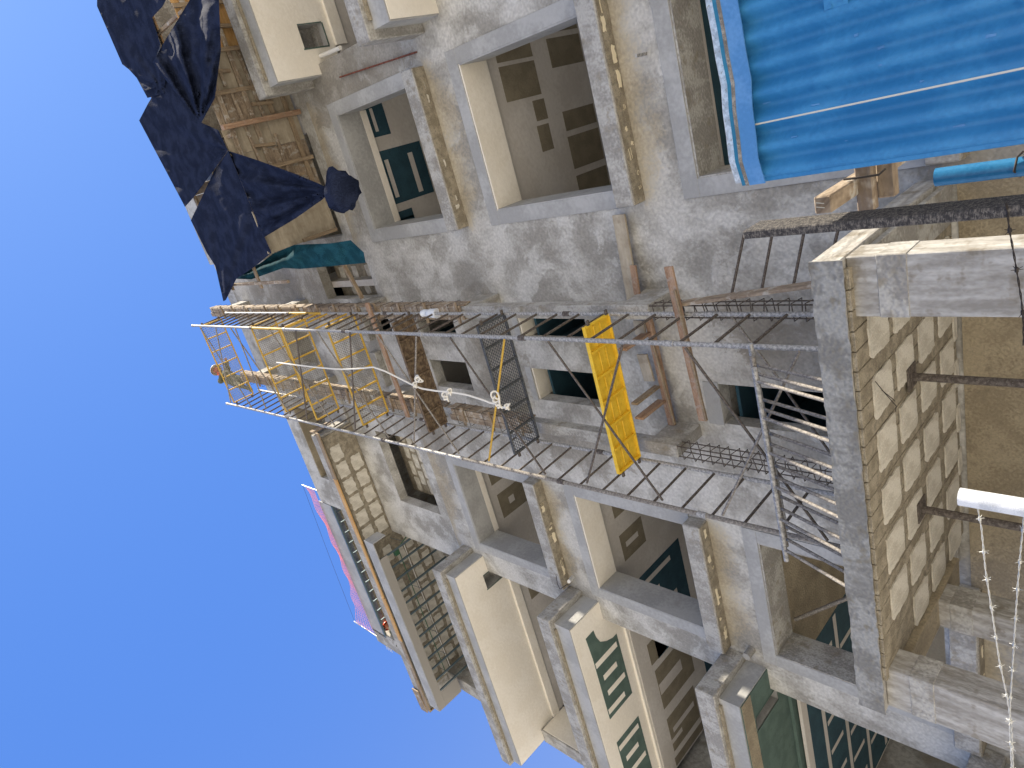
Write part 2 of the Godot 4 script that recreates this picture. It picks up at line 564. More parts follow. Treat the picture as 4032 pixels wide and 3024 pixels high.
func camera_and_light() -> void:
	var cam := Camera3D.new()
	cam.name = "camera"
	add_child(cam)
	cam.transform = Transform3D(Basis(ROW1, ROW0, -ROW2).orthonormalized(), EYE)   # the photograph lies on its side: world up points left
	cam.fov = 58.8404
	cam.near = 0.05
	cam.far = 4000.0
	cam.current = true
	var sun := DirectionalLight3D.new()
	sun.name = "sun"
	add_child(sun)
	var to_sun := Vector3(0.52, 0.85, -0.03).normalized()
	sun.look_at_from_position(Vector3.ZERO, -to_sun, Vector3.FORWARD)
	sun.light_energy = 1.6
	sun.light_color = Color(1.0, 0.955, 0.88)
	sun.light_angular_distance = 0.5
	sun.shadow_enabled = true
	var sm := PanoramaSkyMaterial.new()
	sm.panorama = ImageTexture.create_from_image(clear_sky(to_sun))
	var sky := Sky.new()
	sky.sky_material = sm
	var env := Environment.new()
	env.background_mode = Environment.BG_SKY
	env.sky = sky
	env.ambient_light_source = Environment.AMBIENT_SOURCE_SKY
	env.tonemap_mode = Environment.TONE_MAPPER_LINEAR
	env.tonemap_exposure = EXPOSURE
	env.sdfgi_enabled = true
	env.ssao_enabled = true
	env.ssil_enabled = true
	var we := WorldEnvironment.new()
	we.name = "environment"
	we.environment = env
	add_child(we)

# clear air: deep blue overhead, paler towards the horizon and round the sun
func clear_sky(to_sun: Vector3) -> Image:
	var w := 256
	var h := 128
	var im := Image.create_empty(w, h, false, Image.FORMAT_RGBF)
	var zenith := Vector3(0.086, 0.26, 0.83)
	var haze := Vector3(0.78, 0.84, 0.90)
	var glow := Vector3(0.40, 0.50, 0.50)
	for j in h:
		var pol := PI * (j + 0.5) / h
		for i in w:
			var az := TAU * (i + 0.5) / w
			var d := Vector3(sin(az) * sin(pol), cos(pol), -cos(az) * sin(pol))
			var up := maxf(d.y, 0.0)
			var c := zenith.lerp(haze, pow(1.0 - up, 2.2))
			var ang := rad_to_deg(acos(clampf(d.dot(to_sun), -1.0, 1.0)))
			c += glow * exp(-ang / 22.0) * (0.6 + 0.4 * up)
			c /= EXPOSURE
			im.set_pixel(i, j, Color(c.x, c.y, c.z))
	return im

func ground() -> void:
	var m := MB.new()
	m.quad(Vector3(-600, 0, -600), Vector3(600, 0, -600), Vector3(600, 0, 600), Vector3(-600, 0, 600), Vector3.UP)
	structure(obj("ground", m, M.ground))

# ---------------------------------------------------------------- the apartment block
const HEADS := [5.43, 8.43, 11.42]          # window heads of the plastered storeys
const SILLS := [3.45, 6.45, 9.44]

func ragged(r: Rect2, rough: float, steps := 5) -> PackedVector2Array:
	var out := PackedVector2Array()
	var c := [r.position, Vector2(r.end.x, r.position.y), r.end, Vector2(r.position.x, r.end.y)]
	for k in 4:
		var p: Vector2 = c[k]
		var q: Vector2 = c[(k + 1) % 4]
		for i in steps:
			var w := p.lerp(q, (i + rng.randf_range(-0.2, 0.2)) / steps) if i > 0 else p.lerp(r.get_center(), rng.randf_range(0.01, 0.07))
			out.append(w + Vector2(rng.randf_range(-rough, rough), rng.randf_range(-rough, rough)))
	return out

# a panel hung under a ceiling: axis-aligned board of some millimetres
func patch(called: String, mt: Material, parent: Node3D, x0: float, x1: float, z0: float, z1: float, y: float, th := 0.004, ch := 0.0) -> MeshInstance3D:
	return one(called, mt, parent, Vector3(minf(x0, x1), y - th, minf(z0, z1)), Vector3(maxf(x0, x1), y, maxf(z0, z1)), ch)

func building() -> void:
	var b := thing("apartment_building", "unfinished grey concrete apartment block with bare window openings and stacked balconies", "building", Vector3(-3.1, 0, 0))
	# --- facade wall with its openings
	var holes := []
	for i in 3:
		for x in [Vector2(-7.19, 1.80), Vector2(-0.95, 1.82)]:
			holes.append(Rect2(x.x, SILLS[i], x.y, HEADS[i] - SILLS[i]))
	for x0 in [-3.76, -2.81]:
		if x0 < -3.0: holes.append(Rect2(x0, 4.25, 0.51, 1.35))
		holes.append(Rect2(x0, 7.37, 0.51, 1.25))
		holes.append(Rect2(x0, 10.12, 0.51, 0.97))
	holes.append(Rect2(-6.80, 12.48, 1.75, 1.45))
	holes.append(Rect2(-0.95, 12.48, 1.75, 1.45))
	holes.append(Rect2(-2.12, 12.02, 0.65, 1.83))
	holes.append(Rect2(-2.81, 11.95, 0.51, 0.62))
	holes.append(Rect2(-3.68, 15.30, 0.83, 1.15))
	holes.append(Rect2(-6.97, 16.10, 2.07, 1.60))
	var ground_door := Rect2(-2.2, 0.0, 0.9, 2.72)
	holes.append(ground_door)
	holes.append(Rect2(-6.9, 0.0, 2.1, 2.4))
	var face := Rect2(-7.87, 0.0, 9.49, 18.35)
	var m := MB.new()
	m.sheet(2, 0.0, face, holes, 1.0)
	m.sheet(2, -0.2, face, holes, -1.0)
	for h: Rect2 in holes: m.lining(2, -0.2, 0.0, h)
	m.lining(2, -0.2, 0.0, face)
	var wall := obj("facade_wall", m, M.facade, b)
	# the brown unpainted render under the canopy
	m = MB.new()
	m.sheet(2, 0.012, Rect2(-5.6, 0.0, 4.32, 3.19), [ground_door, Rect2(-6.9, 0.0, 2.1, 2.4)], 1.0)
	m.lining(2, 0.0, 0.012, ground_door)
	obj("render_patch", m, M.umber, wall)
	# raised centre piece of the parapet
	one("parapet", M.wall, b, Vector3(-4.6, 18.35, -0.2), Vector3(-1.9, 18.82, 0.0), 0.01)
	one("parapet", M.wall, b, Vector3(-1.898, 18.352, -0.2), Vector3(-1.152, 18.86, 0.0), 0.01)
	one("parapet", M.wall, b, Vector3(-1.15, 18.352, -0.2), Vector3(1.6, 19.1, 0.0), 0.01)  # unseen length behind the cloths, added to keep sun off the left balconies
	one("parapet", M.wall, b, Vector3(1.9 - 0.28, 14.9, -0.2), Vector3(4.2, 17.2, 0.0), 0.01)
	# --- windows: smooth band, sill, reveals
	for i in 3:
		for s in 2:
			var x0: float = [-7.19, -0.95][s]
			var x1: float = [-5.39, 0.87][s]
			var top: float = HEADS[i]
			var bot: float = SILLS[i]
			var fr := MB.new()
			var wd := 0.185
			fr.box(Vector3(x0 - wd, top, 0.0), Vector3(x1 + wd, top + wd, 0.016), 0.003)
			fr.box(Vector3(x0 - wd, bot - 0.08, 0.0), Vector3(x0, top - 0.001, 0.016), 0.003)
			fr.box(Vector3(x1, bot - 0.08, 0.0), Vector3(x1 + wd, top - 0.001, 0.016), 0.003)
			obj("window_band", fr, M.smooth, b)
			# plastered reveal, cream on the middle storey, bare elsewhere
			var rv := MB.new()
			var rm: Material = M.cream if i == 1 else (M.smooth if i == 2 else M.cast)
			rv.box(Vector3(x0 + 0.001, top - 0.022, -0.46), Vector3(x1 - 0.001, top - 0.002, 0.004))
			obj("window_head", rv, rm, b)
			rv = MB.new()
			rv.box(Vector3(x0 - 0.004, bot, -0.46), Vector3(x0 + 0.018, top - 0.022, 0.010))
			obj("window_jamb", rv, M.smooth if i > 0 else M.cast, b)
			rv = MB.new()
			rv.box(Vector3(x1 - 0.018, bot, -0.46), Vector3(x1 + 0.004, top - 0.022, 0.010))
			obj("window_jamb", rv, M.smooth if i > 0 else M.cast, b)
			if i == 2: one("cream_strip", M.cream, b, Vector3(x0 + 0.02, top - 0.026, -0.52), Vector3(x1 - 0.02, top + 0.02, -0.40), 0.0)
			# projecting sill with stained soffit and scabs of lime
			var sy := bot - 0.09
			var sill := one("window_sill", M.cast, b, Vector3(x0 - 0.15, sy - 0.25, -0.19), Vector3(x1 + 0.15, sy, 0.20), 0.012)
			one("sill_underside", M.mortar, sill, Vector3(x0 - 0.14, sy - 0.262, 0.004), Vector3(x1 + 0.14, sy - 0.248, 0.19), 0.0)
			for k in 13:
				if rng.randf() < 0.3: continue
				var lx := lerpf(x0, x1, (k + rng.randf()) / 13.0)
				var o := ragged(Rect2(lx, 0.02 + rng.randf() * 0.10, 0.02 + pow(rng.randf(), 2.0) * 0.24, 0.012 + rng.randf() * 0.05), 0.010, 4)
				var lm := MB.new()
				lm.slab(1, sy - 0.262, sy - 0.268, o)
				obj("lime_scab", lm, M.lime if s == 0 or i == 1 else M.block, sill)
	# small stair windows: bands on the middle storey
	for x0 in [-3.76, -2.81]:
		one("window_head", M.cream, b, Vector3(x0 + 0.002, 8.598, -0.6), Vector3(x0 + 0.508, 8.618, -0.01), 0.0)
		one("window_band", M.smooth, b, Vector3(x0 - 0.02, 8.622, 0.0), Vector3(x0 + 0.53, 8.74, 0.012), 0.003)
		if x0 < -3.0: one("window_band", M.smooth, b, Vector3(x0 - 0.02, 5.602, 0.0), Vector3(x0 + 0.53, 5.80, 0.014), 0.003)
		one("ledge", M.cast, b, Vector3(x0 - 0.1, 12.58, 0.0), Vector3(x0 + 0.62, 12.78, 0.14), 0.01)
	# horizontal snapped lines and cracks are left to the material; slab ends on the facade
	for y in [14.86]:
		one("floor_band", M.cast, b, Vector3(-4.93, y, 0.0), Vector3(-4.05, y + 0.3, 0.06), 0.01)
	rooms(b)
	balconies(b)
	eaves(b)
	roof_storey(b)

func rooms(b: Node3D) -> void:
	# floors, partitions and back walls behind the openings
	for i in 5:
		var y: float = [0.02, 5.5, 8.5, 11.48, 14.9][i]
		if i > 0:
			one("floor_slab", M.cast, b, Vector3(-12.4, y + 0.12, -5.0), Vector3(6.4, y + 0.34, -0.205), 0.0)
	for i in 4:
		var y0: float = [3.0, 5.84, 8.84, 11.82][i]
		var y1: float = [5.5, 8.5, 11.48, 14.9][i]
		one("back_wall", M.ceiling, b, Vector3(-12.4, y0, -5.1), Vector3(6.4, y1 + 0.1, -5.0), 0.0)
		for x in [-4.45, -1.95]:
			one("partition_wall", M.ceiling, b, Vector3(x, y0, -5.0), Vector3(x + 0.12, y1 + 0.1, -0.21), 0.0)
		one("stair_wall", M.teal_board, b, Vector3(-4.33, y0, -2.6), Vector3(-1.96, y1 + 0.1, -2.5), 0.0)
		one("stair_soffit", M.teal_board if i != 2 else M.ceiling, b, Vector3(-4.33, y1 - 0.02, -2.5), Vector3(-1.96, y1 + 0.02, -0.21), 0.0)
		one("stair_partition", M.teal_board, b, Vector3(-3.08, y0, -2.5), Vector3(-2.98, y1 - 0.02, -0.21), 0.0)
		one("stair_side", M.teal_board, b, Vector3(-4.33, y0, -2.5), Vector3(-4.30, y1 - 0.02, -0.21), 0.0)
	# ceilings with taped boards
	for i in 3:
		var y: float = [5.46, 8.47, 11.45][i]
		for s in 2:
			var x0: float = [-12.2, -1.83][s]
			var x1: float = [-4.45, 6.2][s]
			var c := one("ceiling", M.ceiling, b, Vector3(x0, y, -5.0), Vector3(x1, y + 0.05, -0.47), 0.0)
			var bare: Array = []
			var strips: Array = []
			var bm: Material = M.teal_board
			if s == 1 and i == 2:
				bare = [[-0.67, 0.20, -1.42, -0.50], [0.42, 0.92, -0.9, -0.5], [-0.95, -0.8, -0.85, -0.55], [-1.15, -0.92, -0.85, -0.55]]
				strips = [[-0.57, 0.05, -0.68, -0.60], [-0.60, 0.06, -1.20, -1.10], [0.5, 0.86, -0.68, -0.62]]
				patch("bare_board", M.brown_board, c, 0.43, 1.0, -1.9, -1.45, y)
				patch("bare_board", M.brown_board, c, -1.1, -0.6, -1.95, -1.5, y)
			elif s == 1 and i == 1:
				bm = M.brown_board
				bare = [[0.80, 1.25, -1.40, -0.70], [0.31, 0.75, -1.40, -0.70], [-0.02, 0.25, -1.42, -1.18], [-0.43, -0.08, -1.40, -1.15], [0.60, 0.98, -2.46, -1.74], [1.05, 1.4, -2.46, -1.74], [-0.26, 0.01, -2.46, -1.74], [-0.80, -0.34, -2.46, -1.73], [-1.3, -0.9, -2.46, -1.73]]
			elif s == 0 and i == 1:
				bm = M.brown_board
				bare = [[-7.22, -6.70, -1.42, -0.78], [-6.35, -5.9, -1.42, -0.78], [-9.58, -9.1, -1.31, -0.80], [-10.70, -9.75, -1.95, -0.84], [-11.8, -10.96, -1.80, -0.84], [-12.15, -11.95, -2.2, -0.80], [-7.0, -6.5, -2.6, -1.9], [-6.1, -5.6, -2.6, -1.9]]
				strips = [[-7.0, -6.9, -1.25, -0.9], [-10.35, -10.1, -1.6, -0.86], [-11.4, -11.28, -1.7, -0.95], [-11.6, -11.5, -1.2, -0.84]]
				patch("bare_board", M.teal_board, c, -9.6, -7.75, -2.3, -1.02, y)
				patch("joint_tape", M.ceiling, c, -8.0, -7.9, -1.95, -1.15, y - 0.004, 0.002)
				patch("joint_tape", M.ceiling, c, -8.75, -8.65, -1.95, -1.15, y - 0.004, 0.002)
				patch("joint_tape", M.ceiling, c, -8.42, -8.22, -1.5, -1.35, y - 0.004, 0.002)
				patch("bare_board", M.teal_board, c, -11.2, -9.85, -3.2, -2.3, y)
			elif s == 0 and i == 2:
				bm = M.brown_board
				bare = [[-6.3, -5.75, -1.3, -0.7], [-7.1, -6.55, -1.5, -0.75], [-9.2, -8.6, -1.4, -0.8]]
				strips = [[-6.9, -6.75, -1.15, -1.0]]
				patch("bare_board", M.teal_board, c, -9.0, -7.4, -2.6, -1.7, y)
				patch("joint_tape", M.ceiling, c, -7.8, -7.65, -2.4, -1.8, y - 0.004, 0.002)
			elif s == 1 and i == 0:
				patch("bare_board", M.teal_board, c, -1.8, 2.5, -4.6, -0.6, y)  # dark sheet over the whole ceiling, stands in for the dim room
			elif s == 0 and i == 0:
				patch("bare_slab", M.umber, c, -7.89, -4.46, -4.6, -0.48, y)
				patch("bare_board", M.teal_board, c, -6.2, -4.5, -4.4, -0.9, y - 0.004, 0.003)
				# green boards with a lattice of white joint tape
				patch("bare_board", M.teal_board, c, -12.15, -7.9, -4.6, -0.63, y)
				for k in 5:
					patch("joint_tape", M.ceiling, c, -12.1, -7.95, -1.12 - k * 0.72, -1.02 - k * 0.72, y - 0.004, 0.002)
					for j in 6:
						var tx := -8.3 - j * 0.62 - (0.3 if k % 2 == 1 else 0.0)
						patch("joint_tape", M.ceiling, c, tx - 0.09, tx, -1.62 - k * 0.72, -1.16 - k * 0.72, y - 0.0045, 0.002)
			for r in bare: patch("bare_board", bm, c, r[0], r[1], r[2], r[3], y)
			for r in strips: patch("joint_tape", M.ceiling, c, r[0], r[1], r[2], r[3], y - 0.004, 0.002)
	# the block wall inside the top left and middle openings
	block_field(b, "back_wall", 2, -0.55, -6.9, -5.0, 12.35, 14.2, 0.42, 0.24, true)
	block_field(b, "back_wall", 2, -0.42, -2.2, -1.4, 11.9, 13.95, 0.42, 0.24, true)

# a mortared wall or soffit whose blocks show as separate ragged faces
func block_field(parent: Node3D, called: String, axis: int, at: float, u0: float, u1: float, v0: float, v1: float, bw: float, bh: float, bond: bool, thick := 0.1) -> MeshInstance3D:
	var base := MB.new()
	var mn := base.at3(axis, at - (thick if axis == 2 else 0.0), u0, v0)
	var mx := base.at3(axis, at + (0.0 if axis == 2 else thick), u1, v1)
	base.box(mn, mx, 0.0)
	var o := obj(called, base, M.mortar, parent)
	var shapes: Array[Mesh] = []
	for k in 7:
		var s := MB.new()
		s.slab(axis, 0.0, 0.009 if axis == 2 else -0.009, ragged(Rect2(-bw * 0.41, -bh * 0.36, bw * 0.82, bh * 0.72), minf(bw, bh) * 0.04, 6))
		shapes.append(s.mesh())
	var rows := int((v1 - v0) / bh)
	var cols := int((u1 - u0) / bw)
	for j in rows:
		for i in cols:
			if rng.randf() < 0.06: continue
			var u := u0 + (i + 0.5 + (0.5 if bond and j % 2 == 1 else 0.0)) * bw
			if u + bw * 0.45 > u1: continue
			var v := v0 + (j + 0.5) * bh
			piece("block", shapes[rng.randi() % 7], M.block, o, base.at3(axis, at, u, v))
	return o

func mirror(x: float, right: bool) -> float:
	return -6.04 - x if right else x

func span(a: float, c: float, y0: float, y1: float, z0: float, z1: float, right: bool) -> Array:
	var p := mirror(a, right)
	var q := mirror(c, right)
	return [Vector3(minf(p, q), y0, z0), Vector3(maxf(p, q), y1, z1)]

func balconies(b: Node3D) -> void:
	for right in [false, true]:
		for i in [3, 0, 1, 2]:
			var top: float = [6.19, 9.15, 12.02, 3.22][i]
			var step: float = [5.90, 8.87, 11.75, 2.93][i]
			var sof: float = [5.60, 8.53, 11.47, 2.64][i]
			var e := span(-12.62, -7.39, step, top, 0.0, 0.86, right)
			var slab := one("balcony", M.cast, b, e[0], e[1], 0.012)
			e = span(-12.62, -7.88, step, top, -0.6, -0.002, right)
			one("slab_root", M.cast, slab, e[0], e[1], 0.0)
			# drop beam built round the service hole
			var ho := [-8.22, -7.90, -0.28, 0.14] if i != 0 else [-8.20, -7.97, -0.15, 0.47]
			if i == 1: ho = [-8.22, -8.219, 0.1, 0.101]
			for r in [[-7.88, -7.50, 0.001, 0.76], [ho[1], -7.88, -0.40, 0.76], [-12.54, ho[0], -0.40, 0.76], [ho[0], ho[1], ho[3], 0.76], [ho[0], ho[1], -0.40, ho[2]]]:
				e = span(r[0], r[1], sof + 0.012, step - 0.001, r[2], r[3], right)
				one("drop_beam", M.smooth, slab, e[0], e[1], 0.0)
			e = span(-12.5, -7.6, step - 0.035, step + 0.001, 0.765, 0.80, right)
			one("mortar_strip", M.mortar, slab, e[0], e[1], 0.0)
			# soffit board with a service hole
			var xa := minf(mirror(-12.52, right), mirror(-7.52, right))
			var xb := maxf(mirror(-12.52, right), mirror(-7.52, right))
			var hole := Rect2(minf(mirror(-8.22, right), mirror(-7.90, right)), -0.28, 0.32, 0.42)
			if i == 0: hole = Rect2(minf(mirror(-8.20, right), mirror(-7.97, right)), -0.15, 0.23, 0.62)
			var holes := [hole] if i != 1 else []
			var m := MB.new()
			m.sheet(1, sof, Rect2(xa, -0.40, xb - xa, 1.14), holes, -1.0)
			m.lining(1, sof, sof + 0.0115, Rect2(xa, -0.40, xb - xa, 1.14))
			var sm: Material = M.cream if i > 0 else M.green_board
			var soffit := obj("soffit_board", m, sm, slab)
			for h: Rect2 in holes:
				m = MB.new()
				m.box(Vector3(h.position.x - 0.02, sof - 0.006, h.position.y - 0.015), Vector3(h.position.x, sof - 0.001, h.end.y + 0.015))
				m.box(Vector3(h.position.x, sof - 0.006, h.position.y - 0.02), Vector3(h.end.x, sof - 0.001, h.position.y))
				m.box(Vector3(h.end.x, sof - 0.006, h.position.y), Vector3(h.end.x + 0.015, sof - 0.001, h.end.y))
				obj("hole_edge", m, M.green_board, soffit)
			if i == 0:
				e = span(-12.5, -7.52, sof - 0.006, sof - 0.001, 0.50, 0.735, right)
				one("border_board", M.umber, soffit, e[0], e[1], 0.0)
			# cream beam between balcony and room
			e = span(-12.2, -7.88, sof - 0.05, sof + 0.02, -0.60, -0.402, right)
			one("cream_beam", M.cream if i > 0 else M.green_board, slab, e[0], e[1], 0.004)
			# pier at the far end
			var low: float = [3.22, 6.19, 9.15, 0.0][i]
			e = span(-12.57, -12.21, low, sof, -0.75, 0.0, right)
			var pier := one("end_pier", M.cast, b, e[0], e[1], 0.008)
			e = span(-12.208, -12.19, low, sof - 0.052, -0.74, -0.03, right)
			one("pier_plaster", M.cream, pier, e[0], e[1], 0.0)
			if i == 1:
				for p in [[-8.36, -9.72, -0.21, 0.46], [-10.28, -11.62, -0.21, 0.46]]:
					e = span(p[1], p[0], sof - 0.004, sof - 0.0005, p[2], p[3], right)
					var board_ := one("bare_board", M.green_board, soffit, e[0], e[1], 0.0)
					for k in 4:
						var tx: float = p[0] - 0.12 - k * 0.345
						var z0 := -0.15 + (0.12 if k % 2 == 1 else 0.0)
						e = span(tx - 0.11, tx, sof - 0.006, sof - 0.004, z0, 0.34 if k % 3 != 0 else 0.44, right)
						board_ = board_
						one("joint_tape", M.cream, soffit, e[0], e[1], 0.0)
				var fin := MB.new()
				var pts := PackedVector2Array([Vector2(-8.36, 0.46), Vector2(-7.90, 0.49), Vector2(-7.89, 0.28), Vector2(-8.05, 0.26), Vector2(-8.2, 0.2), Vector2(-8.30, 0.06), Vector2(-8.36, -0.1)])
				if right:
					for k in pts.size(): pts[k].x = mirror(pts[k].x, true)
				fin.slab(1, sof - 0.004, sof - 0.0005, pts)
				obj("bare_board", fin, M.green_board, soffit)
	# drain spout under the lowest left balcony, waste pipe under the right one
	var p0 := Vector3(-7.45, 5.78, 0.0)
	pipe("drain_spout", M.cast, b, [p0 + Vector3(0.2, 0.0, -0.02), p0 + Vector3(0.2, 0.0, 0.16)], 0.055, 12)
	pipe("waste_pipe", M.pvc, b, [Vector3(1.72, 11.42, -0.05), Vector3(1.66, 10.7, 0.05)], 0.03, 10)

func eaves(b: Node3D) -> void:
	# projecting slab above the fifth storey, its soffit of bare blocks
	var s := one("eaves_slab", M.cast, b, Vector3(-12.85, 14.89, 0.001), Vector3(-4.93, 15.27, 0.80), 0.012)
	one("slab_root", M.cast, s, Vector3(-12.85, 14.95, -0.8), Vector3(-7.88, 15.27, 0.0), 0.0)
	block_field(s, "block_soffit", 1, 14.862, -7.75, -4.98, 0.01, 0.76, 0.42, 0.37, false, 0.027)
	block_field(s, "block_soffit", 1, 14.862, -12.3, -7.9, -0.75, 0.60, 0.5, 0.3, true, 0.027)
	one("soffit_edge", M.mortar, s, Vector3(-7.89, 14.862, 0.01), Vector3(-7.76, 14.889, 0.76), 0.0)
	var edge := [-4.80, -5.95, -7.66, -9.2, -10.5, -11.7, -12.8]
	for i in 6:
		board("edge_form_board", [M.wood, M.pine, M.pine, M.pine, M.wood_grey, M.wood][i], s, Vector3(edge[i] - 0.01, 14.84 + 0.01 * (i % 2), 0.825), Vector3(edge[i + 1], 14.85, 0.825), 0.035, 0.14 if i != 2 else 0.10)
	board("edge_form_board", M.wood_grey, s, Vector3(-4.85, 15.15, 0.80), Vector3(-4.85, 15.15, 0.35), 0.03, 0.2)
	board("edge_form_board", M.wood_grey, s, Vector3(-12.88, 15.05, 0.85), Vector3(-12.2, 15.12, 0.85), 0.03, 0.28)
	board("edge_form_board", M.wood, s, Vector3(-12.83, 14.86, 0.80), Vector3(-12.83, 14.86, 0.3), 0.04, 0.05)
	one("eaves_slab", M.cast, b, Vector3(-1.11, 14.89, 0.001), Vector3(6.8, 15.27, 0.80), 0.012)
	# cement-board bulkhead hung below it on the left
	var k := one("bulkhead", M.smooth, b, Vector3(-12.42, 14.20, 0.835), Vector3(-7.46, 14.57, 0.86), 0.003)
	one("bulkhead_soffit", M.room, k, Vector3(-12.42, 14.195, 0.64), Vector3(-7.90, 14.205, 0.834), 0.0)
	one("bulkhead_soffit", M.room, k, Vector3(-12.42, 14.195, 0.12), Vector3(-11.98, 14.205, 0.638), 0.0)
	one("bulkhead_end", M.smooth, k, Vector3(-7.48, 14.21, 0.50), Vector3(-7.46, 14.55, 0.834), 0.002)
	one("bulkhead_end", M.cast, k, Vector3(-12.42, 14.207, 0.12), Vector3(-12.40, 14.55, 0.834), 0.002)
	for i in 13:
		var x := -7.92 - i * 0.335
		one("furring_channel", M.channel, k, Vector3(x - 0.03, 14.212, -0.75), Vector3(x + 0.005, 14.25, 0.83), 0.0)
		if i % 2 == 0: pipe("hanger_wire", M.channel, k, [Vector3(x, 14.24, 0.1), Vector3(x - 0.06, 14.87, 0.12)], 0.006, 5)
	for z in [0.05, 0.22]:
		pipe("conduit", M.green_pipe if z > 0.1 else M.pvc, k, [Vector3(-8.1, 14.45, z), Vector3(-9.6, 14.43, z + 0.02), Vector3(-11.8, 14.45, z)], 0.011, 6)
	one("junction_box", M.green_pipe, k, Vector3(-8.2, 14.38, 0.25), Vector3(-8.08, 14.48, 0.36), 0.01)
	pipe("conduit", M.green_pipe, k, [Vector3(-8.12, 14.44, 0.3), Vector3(-8.05, 14.5, 0.05), Vector3(-8.0, 14.6, -0.3)], 0.014, 6)
	one("cross_beam", M.cast, b, Vector3(-12.6, 12.02, -0.75), Vector3(-12.2, 14.86, 0.0), 0.01)
	one("beam", M.cast, b, Vector3(-12.2, 14.35, -0.95), Vector3(-7.88, 14.86, -0.76), 0.01)
	one("inner_wall", M.umber, b, Vector3(-12.2, 12.02, -2.1), Vector3(-7.2, 14.86, -2.0), 0.0)

func roof_storey(b: Node3D) -> void:
	one("roof_fascia", M.smooth, b, Vector3(-12.42, 17.83, -0.03), Vector3(-7.90, 18.52, 0.0), 0.004)
	one("fascia_rail", M.channel, b, Vector3(-12.40, 17.76, -0.05), Vector3(-7.90, 17.825, 0.012), 0.003)
	one("fascia_rail", M.channel, b, Vector3(-12.38, 17.70, -0.30), Vector3(-7.95, 17.74, -0.26), 0.003)
	one("roof_slab", M.cast, b, Vector3(-12.8, 17.95, -4.0), Vector3(1.6, 18.3, -0.21), 0.01)
	block_field(b, "block_soffit", 1, 17.92, -12.2, -7.95, -1.6, -0.22, 0.45, 0.22, true, 0.027)
	for i in 13:
		var x := -8.1 - i * 0.335
		one("furring_channel", M.channel, b, Vector3(x - 0.025, 17.75, -1.3), Vector3(x, 17.79, -0.06), 0.0)
	one("roof_pier", M.cast, b, Vector3(-12.85, 15.28, -0.42), Vector3(-12.32, 18.5, 0.0), 0.02)
	one("inner_wall", M.umber, b, Vector3(-12.3, 15.28, -2.1), Vector3(-7.9, 17.9, -2.0), 0.0)
	one("window_head", M.umber, b, Vector3(-6.965, 17.66, -0.45), Vector3(-4.905, 17.698, -0.01), 0.0)
	one("inner_wall", M.teal_board, b, Vector3(-7.0, 15.3, -0.75), Vector3(-4.85, 17.7, -0.7), 0.0)
	for i in 8:
		var y := 17.95 + (i % 4) * 0.09
		var z := -0.08 - (i / 4) * 0.16
		pipe("starter_bar", M.bright_wire, b, [Vector3(-12.86, y, z), Vector3(-13.12, y + 0.03, z)], 0.008, 5)
	# corner returns so that the block has a body behind the facade
	one("side_wall", M.wall, b, Vector3(-7.87, 3.0, -0.35), Vector3(-7.67, 18.3, -0.201), 0.0)
	one("back_wall", M.wall, b, Vector3(-12.5, 0.0, -9.0), Vector3(6.5, 17.9, -8.8), 0.0)
	one("side_wall", M.wall, b, Vector3(-12.6, 0.0, -8.8), Vector3(-12.4, 17.9, -0.76), 0.0)
	one("side_wall", M.wall, b, Vector3(6.4, 0.0, -8.8), Vector3(6.6, 17.9, -0.76), 0.0)


# zoom windows on the photograph: origin and scale, so that a reading there becomes a full pixel
func zp(o: Array, x: float, y: float) -> Vector2:
	return Vector2(o[0] + x / o[2], o[1] + y / o[2])

func zz(o: Array, x: float, y: float, z: float) -> Vector3:
	var p := zp(o, x, y)
	return pz(p.x, p.y, z)

const ZA := [2550, 1600, 2.765]
const ZB := [2550, 1000, 2.765]
const ZC := [1600, 1000, 1.659]
const ZD := [1300, 1100, 2.765]
const ZW := [750, 1100, 2.765]
const ZJ := [1100, 1550, 2.765]
const Z1 := [400, 0, 1.659]
const Z3 := [2350, 1250, 3.318]
const ZF := [2800, 600, 2.765]
const ZG := [3100, 500, 2.765]

